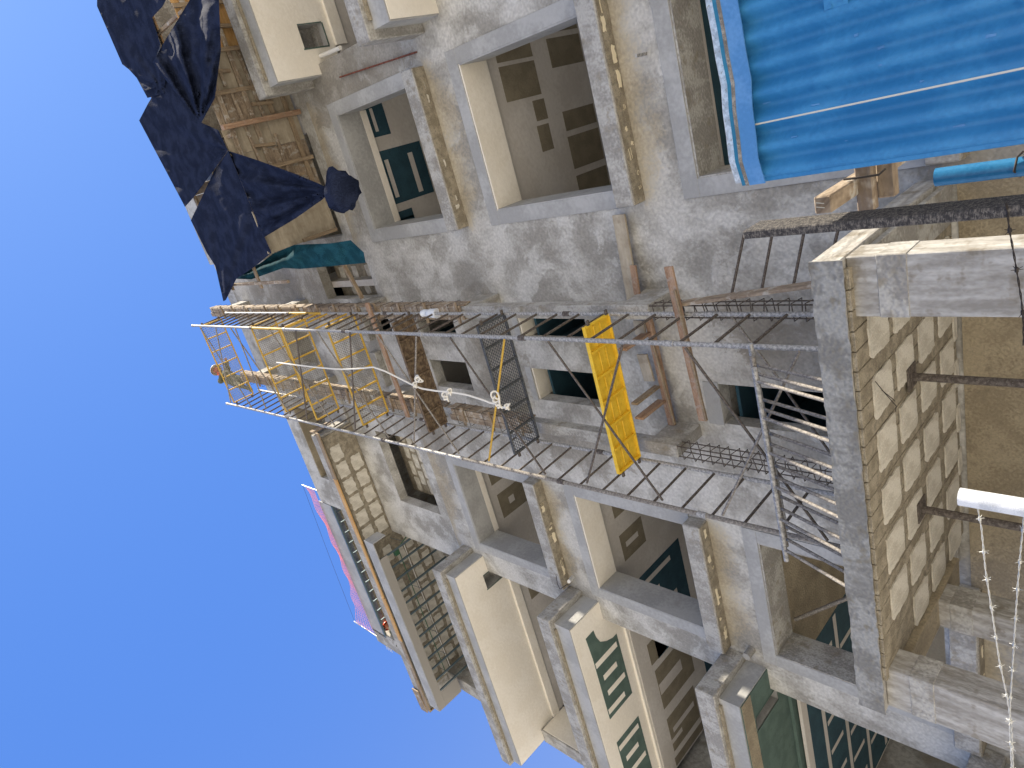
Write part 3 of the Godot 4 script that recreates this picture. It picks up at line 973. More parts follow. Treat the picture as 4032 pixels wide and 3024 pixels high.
# ---------------------------------------------------------------- thin columns, their forms and rebar cages
func columns_and_forms() -> void:
	for s in 2:
		var x0: float = [-2.26, -3.98][s]
		var x1: float = [-2.09, -3.81][s]
		var where: String = ["beside the bare plaster strip", "beside the left window bays"][s]
		var c := thing("concrete_column", "slender new concrete column %s, tied back to the facade by stubs" % where, "column", Vector3((x0 + x1) / 2, 5.93, 0.47), "slender columns in front of the facade")
		one("shaft", M.cast, c, Vector3(x0, 5.93, 0.40), Vector3(x1, 18.55 - s * 0.15, 0.55), 0.008)
		for k in 5:
			var y := 5.93 + k * 2.93
			one("stub_beam", M.cast, c, Vector3(x0 + 0.003, y + 0.004, 0.0), Vector3(x1 - 0.003, y + 0.40, 0.398), 0.008)
		var cage := thing("rebar_cage", "rusty rebar cage below the slender column %s" % where, "rebar cage", Vector3((x0 + x1) / 2, 3.46, 0.47), "rebar cages waiting for concrete")
		for i in 4:
			var bx: float = [x0 + 0.02, x1 - 0.02][i % 2]
			var bz: float = [0.42, 0.53][i / 2]
			pipe("main_bar", M.rust, cage, [Vector3(bx, 3.46, bz), Vector3(bx, 5.94, bz)], 0.008, 6)
		for i in 19:
			var y := 3.6 + i * 0.125
			var t := rng.randf_range(-0.03, 0.03)
			var m := MB.new()
			m.tube(PackedVector3Array([Vector3(x0, y, 0.40), Vector3(x1, y + t, 0.40), Vector3(x1, y + 0.02, 0.55), Vector3(x0, y - t, 0.55), Vector3(x0, y, 0.40), Vector3(x0 + 0.05, y + 0.03, 0.46)]), 0.006, 5)
			obj("stirrup", m, M.rust, cage)
		# wooden forms up the shaft
		var lifts := [[9.05, 11.65], [11.75, 13.9], [14.0, 16.3], [16.4, 18.7 - s * 0.1]]
		if s == 1: lifts = [[8.35, 10.15], [10.3, 12.4], [12.5, 14.6], [14.7, 16.6], [16.7, 18.6]]
		var storey := ["lowest", "second lowest", "middle", "second highest", "highest"] if s == 1 else ["lowest", "second lowest", "second highest", "highest"]
		for i in lifts.size():
			var y0: float = lifts[i][0]
			var y1: float = lifts[i][1]
			var f := thing("column_form", "%s wooden board form round the column %s" % [storey[i], where], "formwork", Vector3((x0 + x1) / 2, y0, 0.47), "board forms round the slender columns")
			var mm: Material = [M.wood_grey, M.wood_grey, M.wood][(i + s) % 3]
			for j in 2:
				var xa := x0 - 0.02 + j * 0.105
				board("form_board", mm, f, Vector3(xa + 0.05, y0 + j * 0.03, 0.572), Vector3(xa + 0.05, y1 - j * 0.07, 0.572), 0.1, 0.02, Vector3.BACK)
				board("form_board", M.wood_grey, f, Vector3(x1 + 0.014, y0 - j * 0.04, 0.425 + j * 0.085), Vector3(x1 + 0.014, y1 + j * 0.05, 0.425 + j * 0.085), 0.02, 0.08, Vector3.BACK)
				board("form_board", M.wood_grey, f, Vector3(x0 - 0.014, y0, 0.425 + j * 0.085), Vector3(x0 - 0.014, y1, 0.425 + j * 0.085), 0.02, 0.08, Vector3.BACK)
			var n := int((y1 - y0) / 0.34)
			for k in n:
				var y := y0 + 0.12 + k * 0.34 + rng.randf_range(-0.05, 0.05)
				if k % 2 == 0:
					board("cleat", M.wood_grey if k % 4 == 0 else M.wood, f, Vector3(x0 - 0.07, y, 0.60), Vector3(x1 + 0.08, y + rng.randf_range(-0.03, 0.03), 0.60), 0.03, 0.05)
				var w := MB.new()
				w.tube(PackedVector3Array([Vector3(x0 - 0.04, y + 0.1, 0.39), Vector3(x1 + 0.045, y + 0.12, 0.40), Vector3(x1 + 0.05, y + 0.15, 0.62), Vector3(x0 - 0.05, y + 0.13, 0.62), Vector3(x0 - 0.04, y + 0.1, 0.39)]), 0.005, 4)
				obj("tie_wire", w, M.wire, f)

# ---------------------------------------------------------------- scaffold
func scaffold() -> void:
	var t := thing("scaffold_tower", "tall steel tube scaffold tower of ladder frames with crossed braces", "scaffold", Vector3(-3.1, 3.46, 1.0))
	var rail := [[Vector3(-2.16, 3.46, 1.37), Vector3(-2.19, 17.77, 1.37)], [Vector3(-4.02, 3.46, 1.37), Vector3(-4.16, 17.8, 1.37)], [Vector3(-2.15, 3.46, 0.655), Vector3(-2.16, 17.5, 0.655)], [Vector3(-3.99, 3.46, 0.655), Vector3(-4.12, 17.5, 0.655)]]
	for r in 4:
		var a: Vector3 = rail[r][0]
		var b: Vector3 = rail[r][1]
		var cuts := [0.0, 0.12, 0.255, 0.39, 0.53, 0.675, 0.775, 1.0]
		for k in 7:
			var p := a.lerp(b, cuts[k])
			var q := a.lerp(b, cuts[k + 1])
			var mt: Material = M.galvanised
			if k == 5 and (r == 0 or r == 2): mt = M.yellow_worn
			if r == 1 and k < 3: mt = M.rust_pale
			pipe("standard", mt, t, [p, q], 0.024, 10)
			pipe("coupler", M.galvanised if k % 2 == 0 else M.rust, t, [q + Vector3(0, -0.07, 0), q + Vector3(0, 0.03, 0)], 0.031, 10)
	for s in 2:
		for k in 38:
			var y := 4.36 + k * 0.35
			if y > 17.4: continue
			var f := (y - 3.46) / 14.3
			var fr: Vector3 = rail[s][0].lerp(rail[s][1], f)
			var bk: Vector3 = rail[s + 2][0].lerp(rail[s + 2][1], f)
			fr.y = y; bk.y = y + rng.randf_range(-0.01, 0.01)
			pipe("rung", M.yellow_worn if (k in [22, 24, 25, 27] and s == 0) else M.rust, t, [bk, fr], 0.0145 if y < 14 else 0.016, 7)
	var braces := [
		[zz(ZC, 285, 545, 1.41), zz(ZC, 910, 1440, 1.41), 0], [zz(ZC, 925, 570, 1.41), zz(ZA, 165, 1025, 1.41), 0], [zz(ZC, 1410, 600, 1.43), zz(ZC, 1180, 1495, 1.43), 0],
		[zz(ZC, 640, 560, 1.43), zz(ZC, 540, 1350, 1.43), 1], [zz(ZC, 65, 540, 1.43), zz(ZC, 50, 1230, 1.43), 2], [zz(ZD, 510, 600, 1.41), zz(ZC, 345, 1305, 1.41), 2],
		[zz(ZD, 215, 580, 1.43), zz(ZD, 275, 1640, 1.43), 0], [zz(ZW, 1370, 560, 1.41), zz(ZJ, 1190, 475, 1.41), 2], [zz(ZW, 860, 545, 1.41), zz(ZW, 1570, 1590, 1.41), 2],
		[zz(ZW, 1145, 560, 1.43), zz(ZW, 1270, 1520, 1.43), 0], [zz(ZW, 110, 530, 1.41), zz(ZW, 670, 1400, 1.41), 2], [zz(ZW, 275, 530, 1.43), zz(ZW, 440, 1345, 1.43), 2],
		[zz(ZW, 435, 530, 1.41), zz(ZW, 1090, 1470, 1.41), 2], [zz(ZW, 485, 530, 1.43), zz(ZW, 825, 1410, 1.43), 2], [zz(ZB, 410, 1020, 1.41), zz(ZA, 1960, 1460, 1.41), 0],
		[zz(ZB, 1650, 1060, 1.43), zz(ZA, 815, 1185, 1.43), 2], [zz(ZB, 900, 665, 0.62), zz(ZB, 1440, 1380, 0.62), 2], [zz(ZB, 1480, 1450, 0.62), zz(ZA, 2010, 540, 0.62), 0]]
	for e in braces:
		pipe("brace", [M.rust, M.yellow_worn, M.rust_pale][e[2]], t, [e[0], e[1]], 0.0135, 7)
	# planks
	plank("yellow painted sheet steel scaffold plank with pressed ribs", 6.38, -2.14, -3.97, 0.665, 1.09, "sheet", M.yellow, M.yellow)
	plank("dark bare steel scaffold plank of expanded mesh tied with a yellow brace", 8.08, -2.14, -3.97, 0.665, 1.14, "mesh", M.dark_steel, M.dark_steel)
	plank("brown grimy sheet scaffold plank below the lowest yellow mesh plank", 10.1, -2.15, -3.98, 0.70, 1.06, "sheet", M.grime, M.grime)
	plank("yellow framed mesh scaffold plank directly above the brown sheet plank", 11.75, -2.15, -3.98, 0.72, 1.26, "mesh", M.yellow_worn, M.mesh_wire)
	plank("yellow framed mesh scaffold plank in the middle of the three close together", 13.2, -2.16, -4.0, 0.90, 1.385, "mesh", M.yellow_worn, M.mesh_wire)
	plank("yellow framed mesh scaffold plank under the sunlit parapet", 14.6, -2.16, -4.02, 0.84, 1.34, "mesh", M.yellow_worn, M.mesh_wire)
	plank("topmost yellow framed mesh scaffold plank against the sky below the worker", 17.25, -2.19, -4.08, 0.90, 1.385, "mesh", M.yellow_worn, M.mesh_wire)
	# three spare frames lying on edge on the canopy, leaning on the tower
	for i in 3:
		var g := thing("spare_frame", "%s spare scaffold frame leaning on edge on the canopy roof" % ["outermost", "middle", "innermost"][i], "scaffold frame", Vector3(-3.1, 3.46, 1.8 - i * 0.09), "spare frames on the canopy roof")
		var dz := -i * 0.085
		var dx: float = [0.0, 0.06, 0.13][i]
		var ta := Vector3(-2.20 + dx, 4.17 + i * 0.05, 1.70 + dz)
		var tb := Vector3(-4.06 + dx * 1.5, 4.15 + i * 0.03, 1.68 + dz)
		var ba := ta + Vector3(0.03, -0.70 - i * 0.05, 0.30)
		var bb := tb + Vector3(0.03, -0.68 - i * 0.03, 0.30)
		pipe("rail", M.galvanised if i != 1 else M.rust_pale, g, [ta, tb], 0.022, 10)
		pipe("rail", M.galvanised, g, [ba, bb], 0.022, 10)
		for k in 6:
			var f := 0.06 + k * 0.175 + i * 0.02
			pipe("rung", M.rust_pale, g, [ta.lerp(tb, f), ba.lerp(bb, f)], 0.0145, 7)

func plank(label: String, y: float, x0: float, x1: float, z0: float, z1: float, kind: String, frame: Material, deck: Material) -> void:
	var t := thing("scaffold_plank", label, "scaffold plank", Vector3((x0 + x1) / 2, y, (z0 + z1) / 2), "planks hooked on the scaffold tower")
	for z in [z0, z1]:
		one("side_rail", frame, t, Vector3(x1, y, z - 0.010), Vector3(x0, y + 0.045, z + 0.010), 0.003)
	for k in 7:
		var x := lerpf(x0 - 0.01, x1 + 0.01, k / 6.0)
		one("cross_rib", frame, t, Vector3(x - 0.013, y - 0.004, z0 + 0.013), Vector3(x + 0.013, y + 0.03, z1 - 0.013), 0.002)
	for k in 4:
		var x: float = [x0 + 0.03, x1 - 0.03][k % 2]
		var z: float = [z0 + 0.05, z1 - 0.05][k / 2]
		one("hook", M.rust, t, Vector3(x - 0.03, y - 0.015, z - 0.02), Vector3(x + 0.03, y + 0.01, z + 0.02), 0.004)
	if kind == "sheet":
		var m := MB.new()
		m.box(Vector3(x1 + 0.02, y + 0.031, z0 + 0.013), Vector3(x0 - 0.02, y + 0.036, z1 - 0.013))
		obj("deck_sheet", m, deck, t)
		for k in 2:
			var z := lerpf(z0, z1, 0.36 + k * 0.28)
			for j in 6:
				var xa := lerpf(x0, x1, j / 6.0) - 0.04
				one("pressed_ridge", deck, t, Vector3(xa - 0.24, y + 0.018, z - 0.010), Vector3(xa, y + 0.0305, z + 0.010), 0.006)
	else:
		var m := MB.new()
		var w := z1 - z0 - 0.024
		var n := int((x0 - x1) / 0.05)
		for d in [-1, 1]:
			for i in range(-int(w / 0.1) - 1, n + int(w / 0.1) + 1):
				var xa := x1 + i * 0.05
				var a := Vector2(xa - d * w * 0.5, z0 + 0.012)
				var b := Vector2(xa + d * w * 0.5, z1 - 0.012)
				var lo := x1 + 0.01
				var hi := x0 - 0.01
				var p := a
				var q := b
				if p.x > q.x:
					var sw := p; p = q; q = sw
				if q.x < lo or p.x > hi: continue
				if p.x < lo: p = p.lerp(q, (lo - p.x) / (q.x - p.x))
				if q.x > hi: q = p.lerp(q, (hi - p.x) / (q.x - p.x))
				if p.distance_to(q) < 0.02: continue
				m.bar(Vector3(p.x, y + 0.034, p.y), Vector3(q.x, y + 0.034, q.y), 0.0065, 0.004)
		var o := obj("expanded_mesh", m, deck, t)
		o.set_meta("kind", "stuff")

# ---------------------------------------------------------------- entrance canopy
func canopy() -> void:
	var t := thing("entrance_canopy", "concrete entrance canopy with a soffit of pale blocks on square columns", "canopy", Vector3(-3.1, 0, 1.05))
	var m := MB.new()
	m.box(Vector3(-4.95, 3.27, 0.013), Vector3(-1.24, 3.46, 2.12), 0.01)
	obj("slab", m, M.board_cast, t)
	m = MB.new()
	var rim := PackedVector2Array()
	for k in 75: rim.append(Vector2(-4.95 + 3.71 * k / 74.0, 3.262 + rng.randf_range(-0.006, 0.008)))
	for k in 75: rim.append(Vector2(-1.24 - 3.71 * k / 74.0, 3.461 + rng.randf_range(-0.006, 0.008)))
	m.slab(2, 2.118, 2.126, rim)
	obj("fascia_skim", m, M.fascia, t)
	one("side_beam", M.cast, t, Vector3(-1.60, 3.22, 0.014), Vector3(-1.275, 3.268, 1.8), 0.006)
	one("side_beam", M.umber, t, Vector3(-4.92, 3.18, 0.4), Vector3(-4.62, 3.268, 1.8), 0.006)
	# mortar strips with open joints, blocks proud of them
	var n := 24
	for i in n:
		var xa := lerpf(-4.615, -1.30, float(i) / n)
		var xb := lerpf(-4.615, -1.30, float(i + 1) / n)
		var g := 0.004
		one("mortar_strip", M.mortar, t, Vector3(xa + g, 3.236 + rng.randf() * 0.003, 0.016), Vector3(xb - g, 3.268, 2.10), 0.003)
	var shapes: Array[Mesh] = []
	for k in 9:
		var s := MB.new()
		var o := ragged(Rect2(-0.155, -0.172, 0.31, 0.344), 0.009, 8)
		s.slab(1, 0.0, -0.012, o)
		shapes.append(s.mesh())
	for j in 5:
		for i in 7:
			var x := -1.83 - i * 0.438
			var z: float = [1.73, 1.28, 0.80, 0.31, -0.05][j]
			if j == 4 or (j == 0 and i == 6): continue
			if x < -4.6: continue
			piece("block", shapes[(i * 4 + j * 3) % 9], M.block, t, Vector3(x + rng.randf_range(-0.015, 0.015), 3.2355, z))
	for i in 6:
		piece("block", shapes[i], M.block, t, Vector3(-2.04 - i * 0.438, 3.2352, 0.065)).scale = Vector3(0.8, 1, 0.28)
	for c in [[-1.63, -1.242, 1.80, 2.05], [-4.92, -4.53, 1.80, 2.05], [-4.92, -4.64, 0.76, 1.02]]:
		m = MB.new()
		m.bar(Vector3((c[0] + c[1]) / 2, 0.0, (c[2] + c[3]) / 2), Vector3((c[0] + c[1]) / 2, 3.268, (c[2] + c[3]) / 2), c[1] - c[0], c[3] - c[2], Vector3.BACK, 0.006)
		var col := obj("column", m, M.board_cast, t)
		one("rough_joint", M.cast, col, Vector3(c[0] - 0.004, 2.93, c[2] - 0.004), Vector3(c[1] + 0.004, 3.10, c[3] + 0.004), 0.006)
	for p in [[-2.43, 1.2], [-3.61, 1.17]]:
		var s := thing("steel_prop", "rusty steel prop under the canopy soffit, %s" % ["on the side of the blue fence" if p[0] > -3 else "between two rows of blocks behind the barbed wire"], "prop", Vector3(p[0], 0, p[1]), "props under the canopy")
		pipe("tube", M.rust, s, [Vector3(p[0], 0.0, p[1]), Vector3(p[0], 3.215, p[1])], 0.030, 12)
		one("head_plate", M.rust, s, Vector3(p[0] - 0.09, 3.212, p[1] - 0.09), Vector3(p[0] + 0.09, 3.223, p[1] + 0.09), 0.002)
		one("base_plate", M.rust, s, Vector3(p[0] - 0.09, 0.0, p[1] - 0.09), Vector3(p[0] + 0.09, 0.012, p[1] + 0.09), 0.002)
	var wr := thing("wire_end", "loose loop of thin wire hanging from the block soffit", "wire", Vector3(-2.3, 3.19, 1.75))
	var a := Vector3(-2.12, 3.195, 1.95)
	pipe("strand", M.wire, wr, [a, a + Vector3(-0.1, -0.03, -0.05), a + Vector3(-0.22, -0.08, -0.1), a + Vector3(-0.30, -0.05, -0.17)], 0.003, 5)
	pipe("strand", M.wire, wr, [a + Vector3(-0.08, -0.02, -0.04), a + Vector3(-0.2, -0.04, -0.16), a + Vector3(-0.27, -0.02, -0.26)], 0.003, 5)

# ---------------------------------------------------------------- fence in front
func site_fence() -> void:
	var t := thing("corrugated_fence", "bright blue corrugated metal site fence panel with a battered white top flashing", "fence", Vector3(0.15, 0, 4.2))
	var m := MB.new()
	var n := 150
	for i in n:
		var p: Array[Vector3] = []
		var nr: Array[Vector3] = []
		for k: int in [i, i + 1]:
			var x := -0.345 + k * 1.05 / n
			var w := TAU * (x + 0.345) / 0.076
			p.append(Vector3(x, 0, 4.2 + 0.016 * sin(w)))
			nr.append(Vector3(-0.016 * TAU / 0.076 * cos(w), 0, 1).normalized())
		for j in 6:
			var ya := lerpf(0.1, 2.665, j / 6.0)
			var yb := lerpf(0.1, 2.665, (j + 1) / 6.0)
			var a := p[0] + Vector3(0, ya, 0)
			var b := p[1] + Vector3(0, ya, 0)
			var c := p[1] + Vector3(0, yb, 0)
			var d := p[0] + Vector3(0, yb, 0)
			m._smooth(a, b, c, nr[0], nr[1], nr[1], Vector2(a.x, a.y), Vector2(b.x, b.y), Vector2(c.x, c.y))
			m._smooth(a, c, d, nr[0], nr[1], nr[0], Vector2(a.x, a.y), Vector2(c.x, c.y), Vector2(d.x, d.y))
	obj("corrugated_sheet", m, M.blue_paint, t)
	one("edge_fold", M.blue_paint, t, Vector3(-0.352, 0.1, 4.185), Vector3(-0.338, 2.66, 4.207), 0.002)
	one("shadow_post", M.galvanised, t, Vector3(-0.343, 0.0, 4.04), Vector3(-0.313, 2.70, 4.183), 0.003)  # unseen post, added to cast a shadow on the upright board beside
	pipe("sealant_line", M.sealant, t, [Vector3(-0.18, 0.1, 4.212), Vector3(-0.181, 1.5, 4.213), Vector3(-0.18, 2.64, 4.212)], 0.0035, 6)
	for e in [[2.39, 0.02], [2.36, 0.03]]:
		pipe("screw_head", M.blue_paint, t, [Vector3(0.05 + e[1], e[0], 4.205), Vector3(0.05 + e[1], e[0], 4.214)], 0.006, 10)
	one("screw_plate", M.blue_paint, t, Vector3(0.045, 2.345, 4.2095), Vector3(0.095, 2.405, 4.2105), 0.0)
	for k in 12:
		var sx := rng.randf_range(-0.3, 0.3)
		var sy := rng.randf_range(2.0, 2.6)
		var sc := MB.new()
		var crest := 4.2 + 0.016 * sin(TAU * (sx + 0.345) / 0.076) + 0.001
		sc.slab(2, crest, crest + 0.0008, ragged(Rect2(sx, sy, rng.randf_range(0.003, 0.007), rng.randf_range(0.006, 0.03)), 0.0012, 3))
		obj("paint_scuff", sc, M.blue_pale, t)
	# top rail: bent angle and flashing, a little wavy
	var strips := [["top_flashing", M.flashing, 4.165, 4.168, 2.700, 2.752], ["top_channel", M.blue_old, 4.17, 4.225, 2.672, 2.700], ["rail_groove", M.rust_pale, 4.224, 4.2345, 2.672, 2.683], ["top_lip", M.blue_pale, 4.228, 4.233, 2.622, 2.672]]
	for s in strips:
		m = MB.new()
		for i in 14:
			var xa := -0.352 + i * 0.075
			var xb := xa + 0.075
			var wa := 0.004 * sin(i * 1.1) + 0.002 * sin(i * 2.7)
			var wb := 0.004 * sin((i + 1) * 1.1) + 0.002 * sin((i + 1) * 2.7)
			if i == 0: wa -= 0.008
			var z0: float = s[2]
			var z1: float = s[3]
			m.quad(Vector3(xa, s[4] + wa, z1), Vector3(xb, s[4] + wb, z1), Vector3(xb, s[5] + wb, z1), Vector3(xa, s[5] + wa, z1), Vector3.BACK)
			m.quad(Vector3(xa, s[4] + wa, z0), Vector3(xb, s[4] + wb, z0), Vector3(xb, s[4] + wb, z1), Vector3(xa, s[4] + wa, z1), Vector3.DOWN)
			m.quad(Vector3(xa, s[5] + wa, z0), Vector3(xb, s[5] + wb, z0), Vector3(xb, s[5] + wb, z1), Vector3(xa, s[5] + wa, z1), Vector3.UP)
			m.quad(Vector3(xa, s[4] + wa, z0), Vector3(xb, s[4] + wb, z0), Vector3(xb, s[5] + wb, z0), Vector3(xa, s[5] + wa, z0), Vector3.FORWARD)
		m.quad(Vector3(-0.352, s[4] - 0.008, s[2]), Vector3(-0.352, s[4] - 0.008, s[3]), Vector3(-0.352, s[5] - 0.008, s[3]), Vector3(-0.352, s[5] - 0.008, s[2]), Vector3.LEFT)
		obj(s[0], m, s[1], t)
	# boards behind the fence
	var d := thing("fence_board", "upright black board with a sawn top beside the blue fence", "board", Vector3(-0.5, 0, 4.13))
	board("plank", M.dark_timber, d, Vector3(-0.515, 0.0, 4.135), Vector3(-0.515, 2.73, 4.135), 0.028, 0.125, Vector3.BACK)
	var g := zz(ZG, 385, 850, 4.0)
	d = thing("squared_timber", "short squared timber pointing out of the fence bracing with bent nails in its end", "timber", Vector3(g.x, g.y, 3.7))
	board("beam", M.wood_grey, d, g, Vector3(g.x, g.y, 3.2), 0.056, 0.054)
	for k in 2: pipe("nail", M.bright_wire, d, [g + Vector3(-0.012 + k * 0.014, -0.012, -0.005), g + Vector3(-0.002 + k * 0.014, 0.016, 0.01)], 0.0016, 5)
	for e in [[840, 380, 895, 900, 3.75, "rail"], [1075, 340, 1112, 750, 3.7, "short offcut"]]:
		var a := zz(ZG, e[0], e[1], e[4])
		var b := zz(ZG, e[2], e[3], e[4])
		b.y = a.y
		a.x += 0.5
		d = thing("batten", "weathered wooden batten behind the blue fence, %s" % ("tied to the squared timber with black wire" if e[5] == "rail" else "the shorter one with a free end"), "batten", b)
		board("beam", M.wood_grey, d, a, b, 0.045, 0.055)
	g = zz(ZG, 890, 515, 3.78)
	d = thing("wire_tie", "black wire tie round the fence batten", "wire", g)
	pipe("strand", M.wire, d, [g + Vector3(0.0, 0.07, 0.03), g + Vector3(0.0, 0.03, 0.035), g + Vector3(0.0, -0.04, 0.03), g + Vector3(0.01, -0.05, 0.0)], 0.004, 6)
	d = thing("blue_pipe", "glossy blue pipe standing upright behind the black board", "pipe", Vector3(-0.425, 0, 4.02))
	pipe("tube", M.blue_gloss, d, [Vector3(-0.445, 0.0, 4.0), Vector3(-0.445, 2.225, 4.0)], 0.026, 16)
	pipe("tie", M.wire, d, [Vector3(-0.475, 2.03, 3.98), Vector3(-0.45, 2.035, 4.03), Vector3(-0.415, 2.03, 4.02), Vector3(-0.41, 2.025, 3.98)], 0.003, 5)
	# white post and barbed wire
	d = thing("white_post", "white painted pipe post carrying barbed wire in front of the canopy", "post", Vector3(-1.38, 0, 4.2))
	pipe("tube", M.white_pipe, d, [Vector3(-1.385, 0.0, 4.2), Vector3(-1.385, 2.145, 4.2)], 0.028, 16)
	var px := [[3560 + 0, 0, 0]]
	px = px
	barbed("taut barbed wire strand tied to the white post", [Vector2(3843, 1965), Vector2(3865, 2080), Vector2(3880, 2240), Vector2(3908, 2420), Vector2(3935, 2600), Vector2(3965, 2740), Vector2(3982, 2850), Vector2(3990, 3030)], M.bright_wire)
	barbed("slack barbed wire strand that meets the taut strand beyond the canopy column", [Vector2(4034, 2010), Vector2(4020, 2160), Vector2(4008, 2300), Vector2(3996, 2480), Vector2(3986, 2640), Vector2(3978, 2760), Vector2(3976, 2860), Vector2(3984, 3030)], M.bright_wire)
	barbed("dark barbed wire strand crossing the sunlit canopy column", [Vector2(3962, 800), Vector2(3975, 905), Vector2(3992, 1000), Vector2(4006, 1080), Vector2(4022, 1180), Vector2(4030, 1260), Vector2(4031, 1360)], M.wire)

func barbed(label: String, px: Array, mt: Material) -> void:
	var pts := PackedVector3Array()
	for p in px: pts.append(pz(p.x, p.y, 4.2))
	var t := thing("barbed_wire", label, "barbed wire", pts[0])
	var curve := Curve3D.new()
	for p in pts: curve.add_point(p)
	var total := curve.get_baked_length()
	for s in 2:
		var path := PackedVector3Array()
		var n := int(total / 0.012)
		for i in n + 1:
			var p := curve.sample_baked(total * i / n)
			var a := i * 1.1 + s * PI
			path.append(p + Vector3(0, cos(a), sin(a)) * 0.0016)
		var m := MB.new()
		m.tube(path, 0.0014, 5)
		obj("strand", m, mt, t)
	var k := 0.07
	while k < total:
		var p := curve.sample_baked(k)
		var m := MB.new()
		for j in 4:
			var dir := Vector3(rng.randf_range(-0.5, 0.5), rng.randf_range(-1, 1), rng.randf_range(-1, 1)).normalized()
			m.tube(PackedVector3Array([p - dir * 0.003, p + dir * 0.015]), 0.0016, 4, true, 0.0006)
		m.tube(PackedVector3Array([p + Vector3(-0.006, 0, 0), p + Vector3(0.006, 0, 0)]), 0.0045, 6)
		obj("barb", m, mt, t)
		k += 0.105 + rng.randf() * 0.02

# ---------------------------------------------------------------- timber working platform and its cloths
# a hanging cloth: the outline (full pixels) filled with a net of points, its folds gathered towards a point
func cloth_piece(parent: Node3D, called: String, mt: Material, o: Array, outline: Array, z: float, gather: Vector2, folds: float, deep: float, sd: int) -> void:
	var poly := PackedVector2Array()
	for i in outline.size():
		var a := zp(o, outline[i][0], outline[i][1])
		var b := zp(o, outline[(i + 1) % outline.size()][0], outline[(i + 1) % outline.size()][1])
		var n := maxi(1, int(a.distance_to(b) / 14.0))
		for k in n: poly.append(a.lerp(b, float(k) / n))
	var pts := poly.duplicate()
	var box := Rect2(poly[0], Vector2.ZERO)
	for p in poly: box = box.expand(p)
	var y := box.position.y
	var row := 0
	while y < box.end.y:
		var x := box.position.x + (5.0 if row % 2 == 1 else 0.0)
		while x < box.end.x:
			var q := Vector2(x, y)
			if Geometry2D.is_point_in_polygon(q, poly):
				var far := true
				for p in poly:
					if p.distance_squared_to(q) < 20.0: far = false; break
				if far: pts.append(q)
			x += 7.0
		y += 6.0
		row += 1
	var f := FastNoiseLite.new()
	f.seed = sd
	f.frequency = 0.012
	var g := zp(o, gather.x, gather.y)
	var pos: Array[Vector3] = []
	for q in pts:
		var d := q - g
		var ang := d.angle()
		var amp := minf(deep, d.length() * 0.005 * 1.6 / folds)
		var w := amp * (sin(ang * folds + f.get_noise_2d(q.x * 0.4, q.y * 0.4) * 2.5) + 0.4 * sin(ang * folds * 2.3 + 1.0)) + f.get_noise_2d(q.x * 0.35, q.y * 0.35) * deep * 0.6 + f.get_noise_2d(q.x * 1.2, q.y * 1.2 + 90.0) * deep * 0.08
		pos.append(pz(q.x, q.y, z + w))
	var idx := Geometry2D.triangulate_delaunay(pts)
	var nrm: Array[Vector3] = []
	nrm.resize(pos.size())
	nrm.fill(Vector3.ZERO)
	var keep := PackedInt32Array()
	for i in range(0, idx.size(), 3):
		if not Geometry2D.is_point_in_polygon((pts[idx[i]] + pts[idx[i + 1]] + pts[idx[i + 2]]) / 3.0, poly): continue
		keep.append_array([idx[i], idx[i + 1], idx[i + 2]])
		var nn := (pos[idx[i + 2]] - pos[idx[i]]).cross(pos[idx[i + 1]] - pos[idx[i]])
		if nn.dot(EYE - pos[idx[i]]) < 0.0: nn = -nn
		for k in 3: nrm[idx[i + k]] += nn
	var m := MB.new()
	for i in range(0, keep.size(), 3):
		var a := keep[i]
		var b := keep[i + 1]
		var c := keep[i + 2]
		m._smooth(pos[a], pos[b], pos[c], nrm[a].normalized(), nrm[b].normalized(), nrm[c].normalized(), Vector2(pos[a].x, pos[a].y), Vector2(pos[b].x, pos[b].y), Vector2(pos[c].x, pos[c].y))
	obj(called, m, mt, parent)

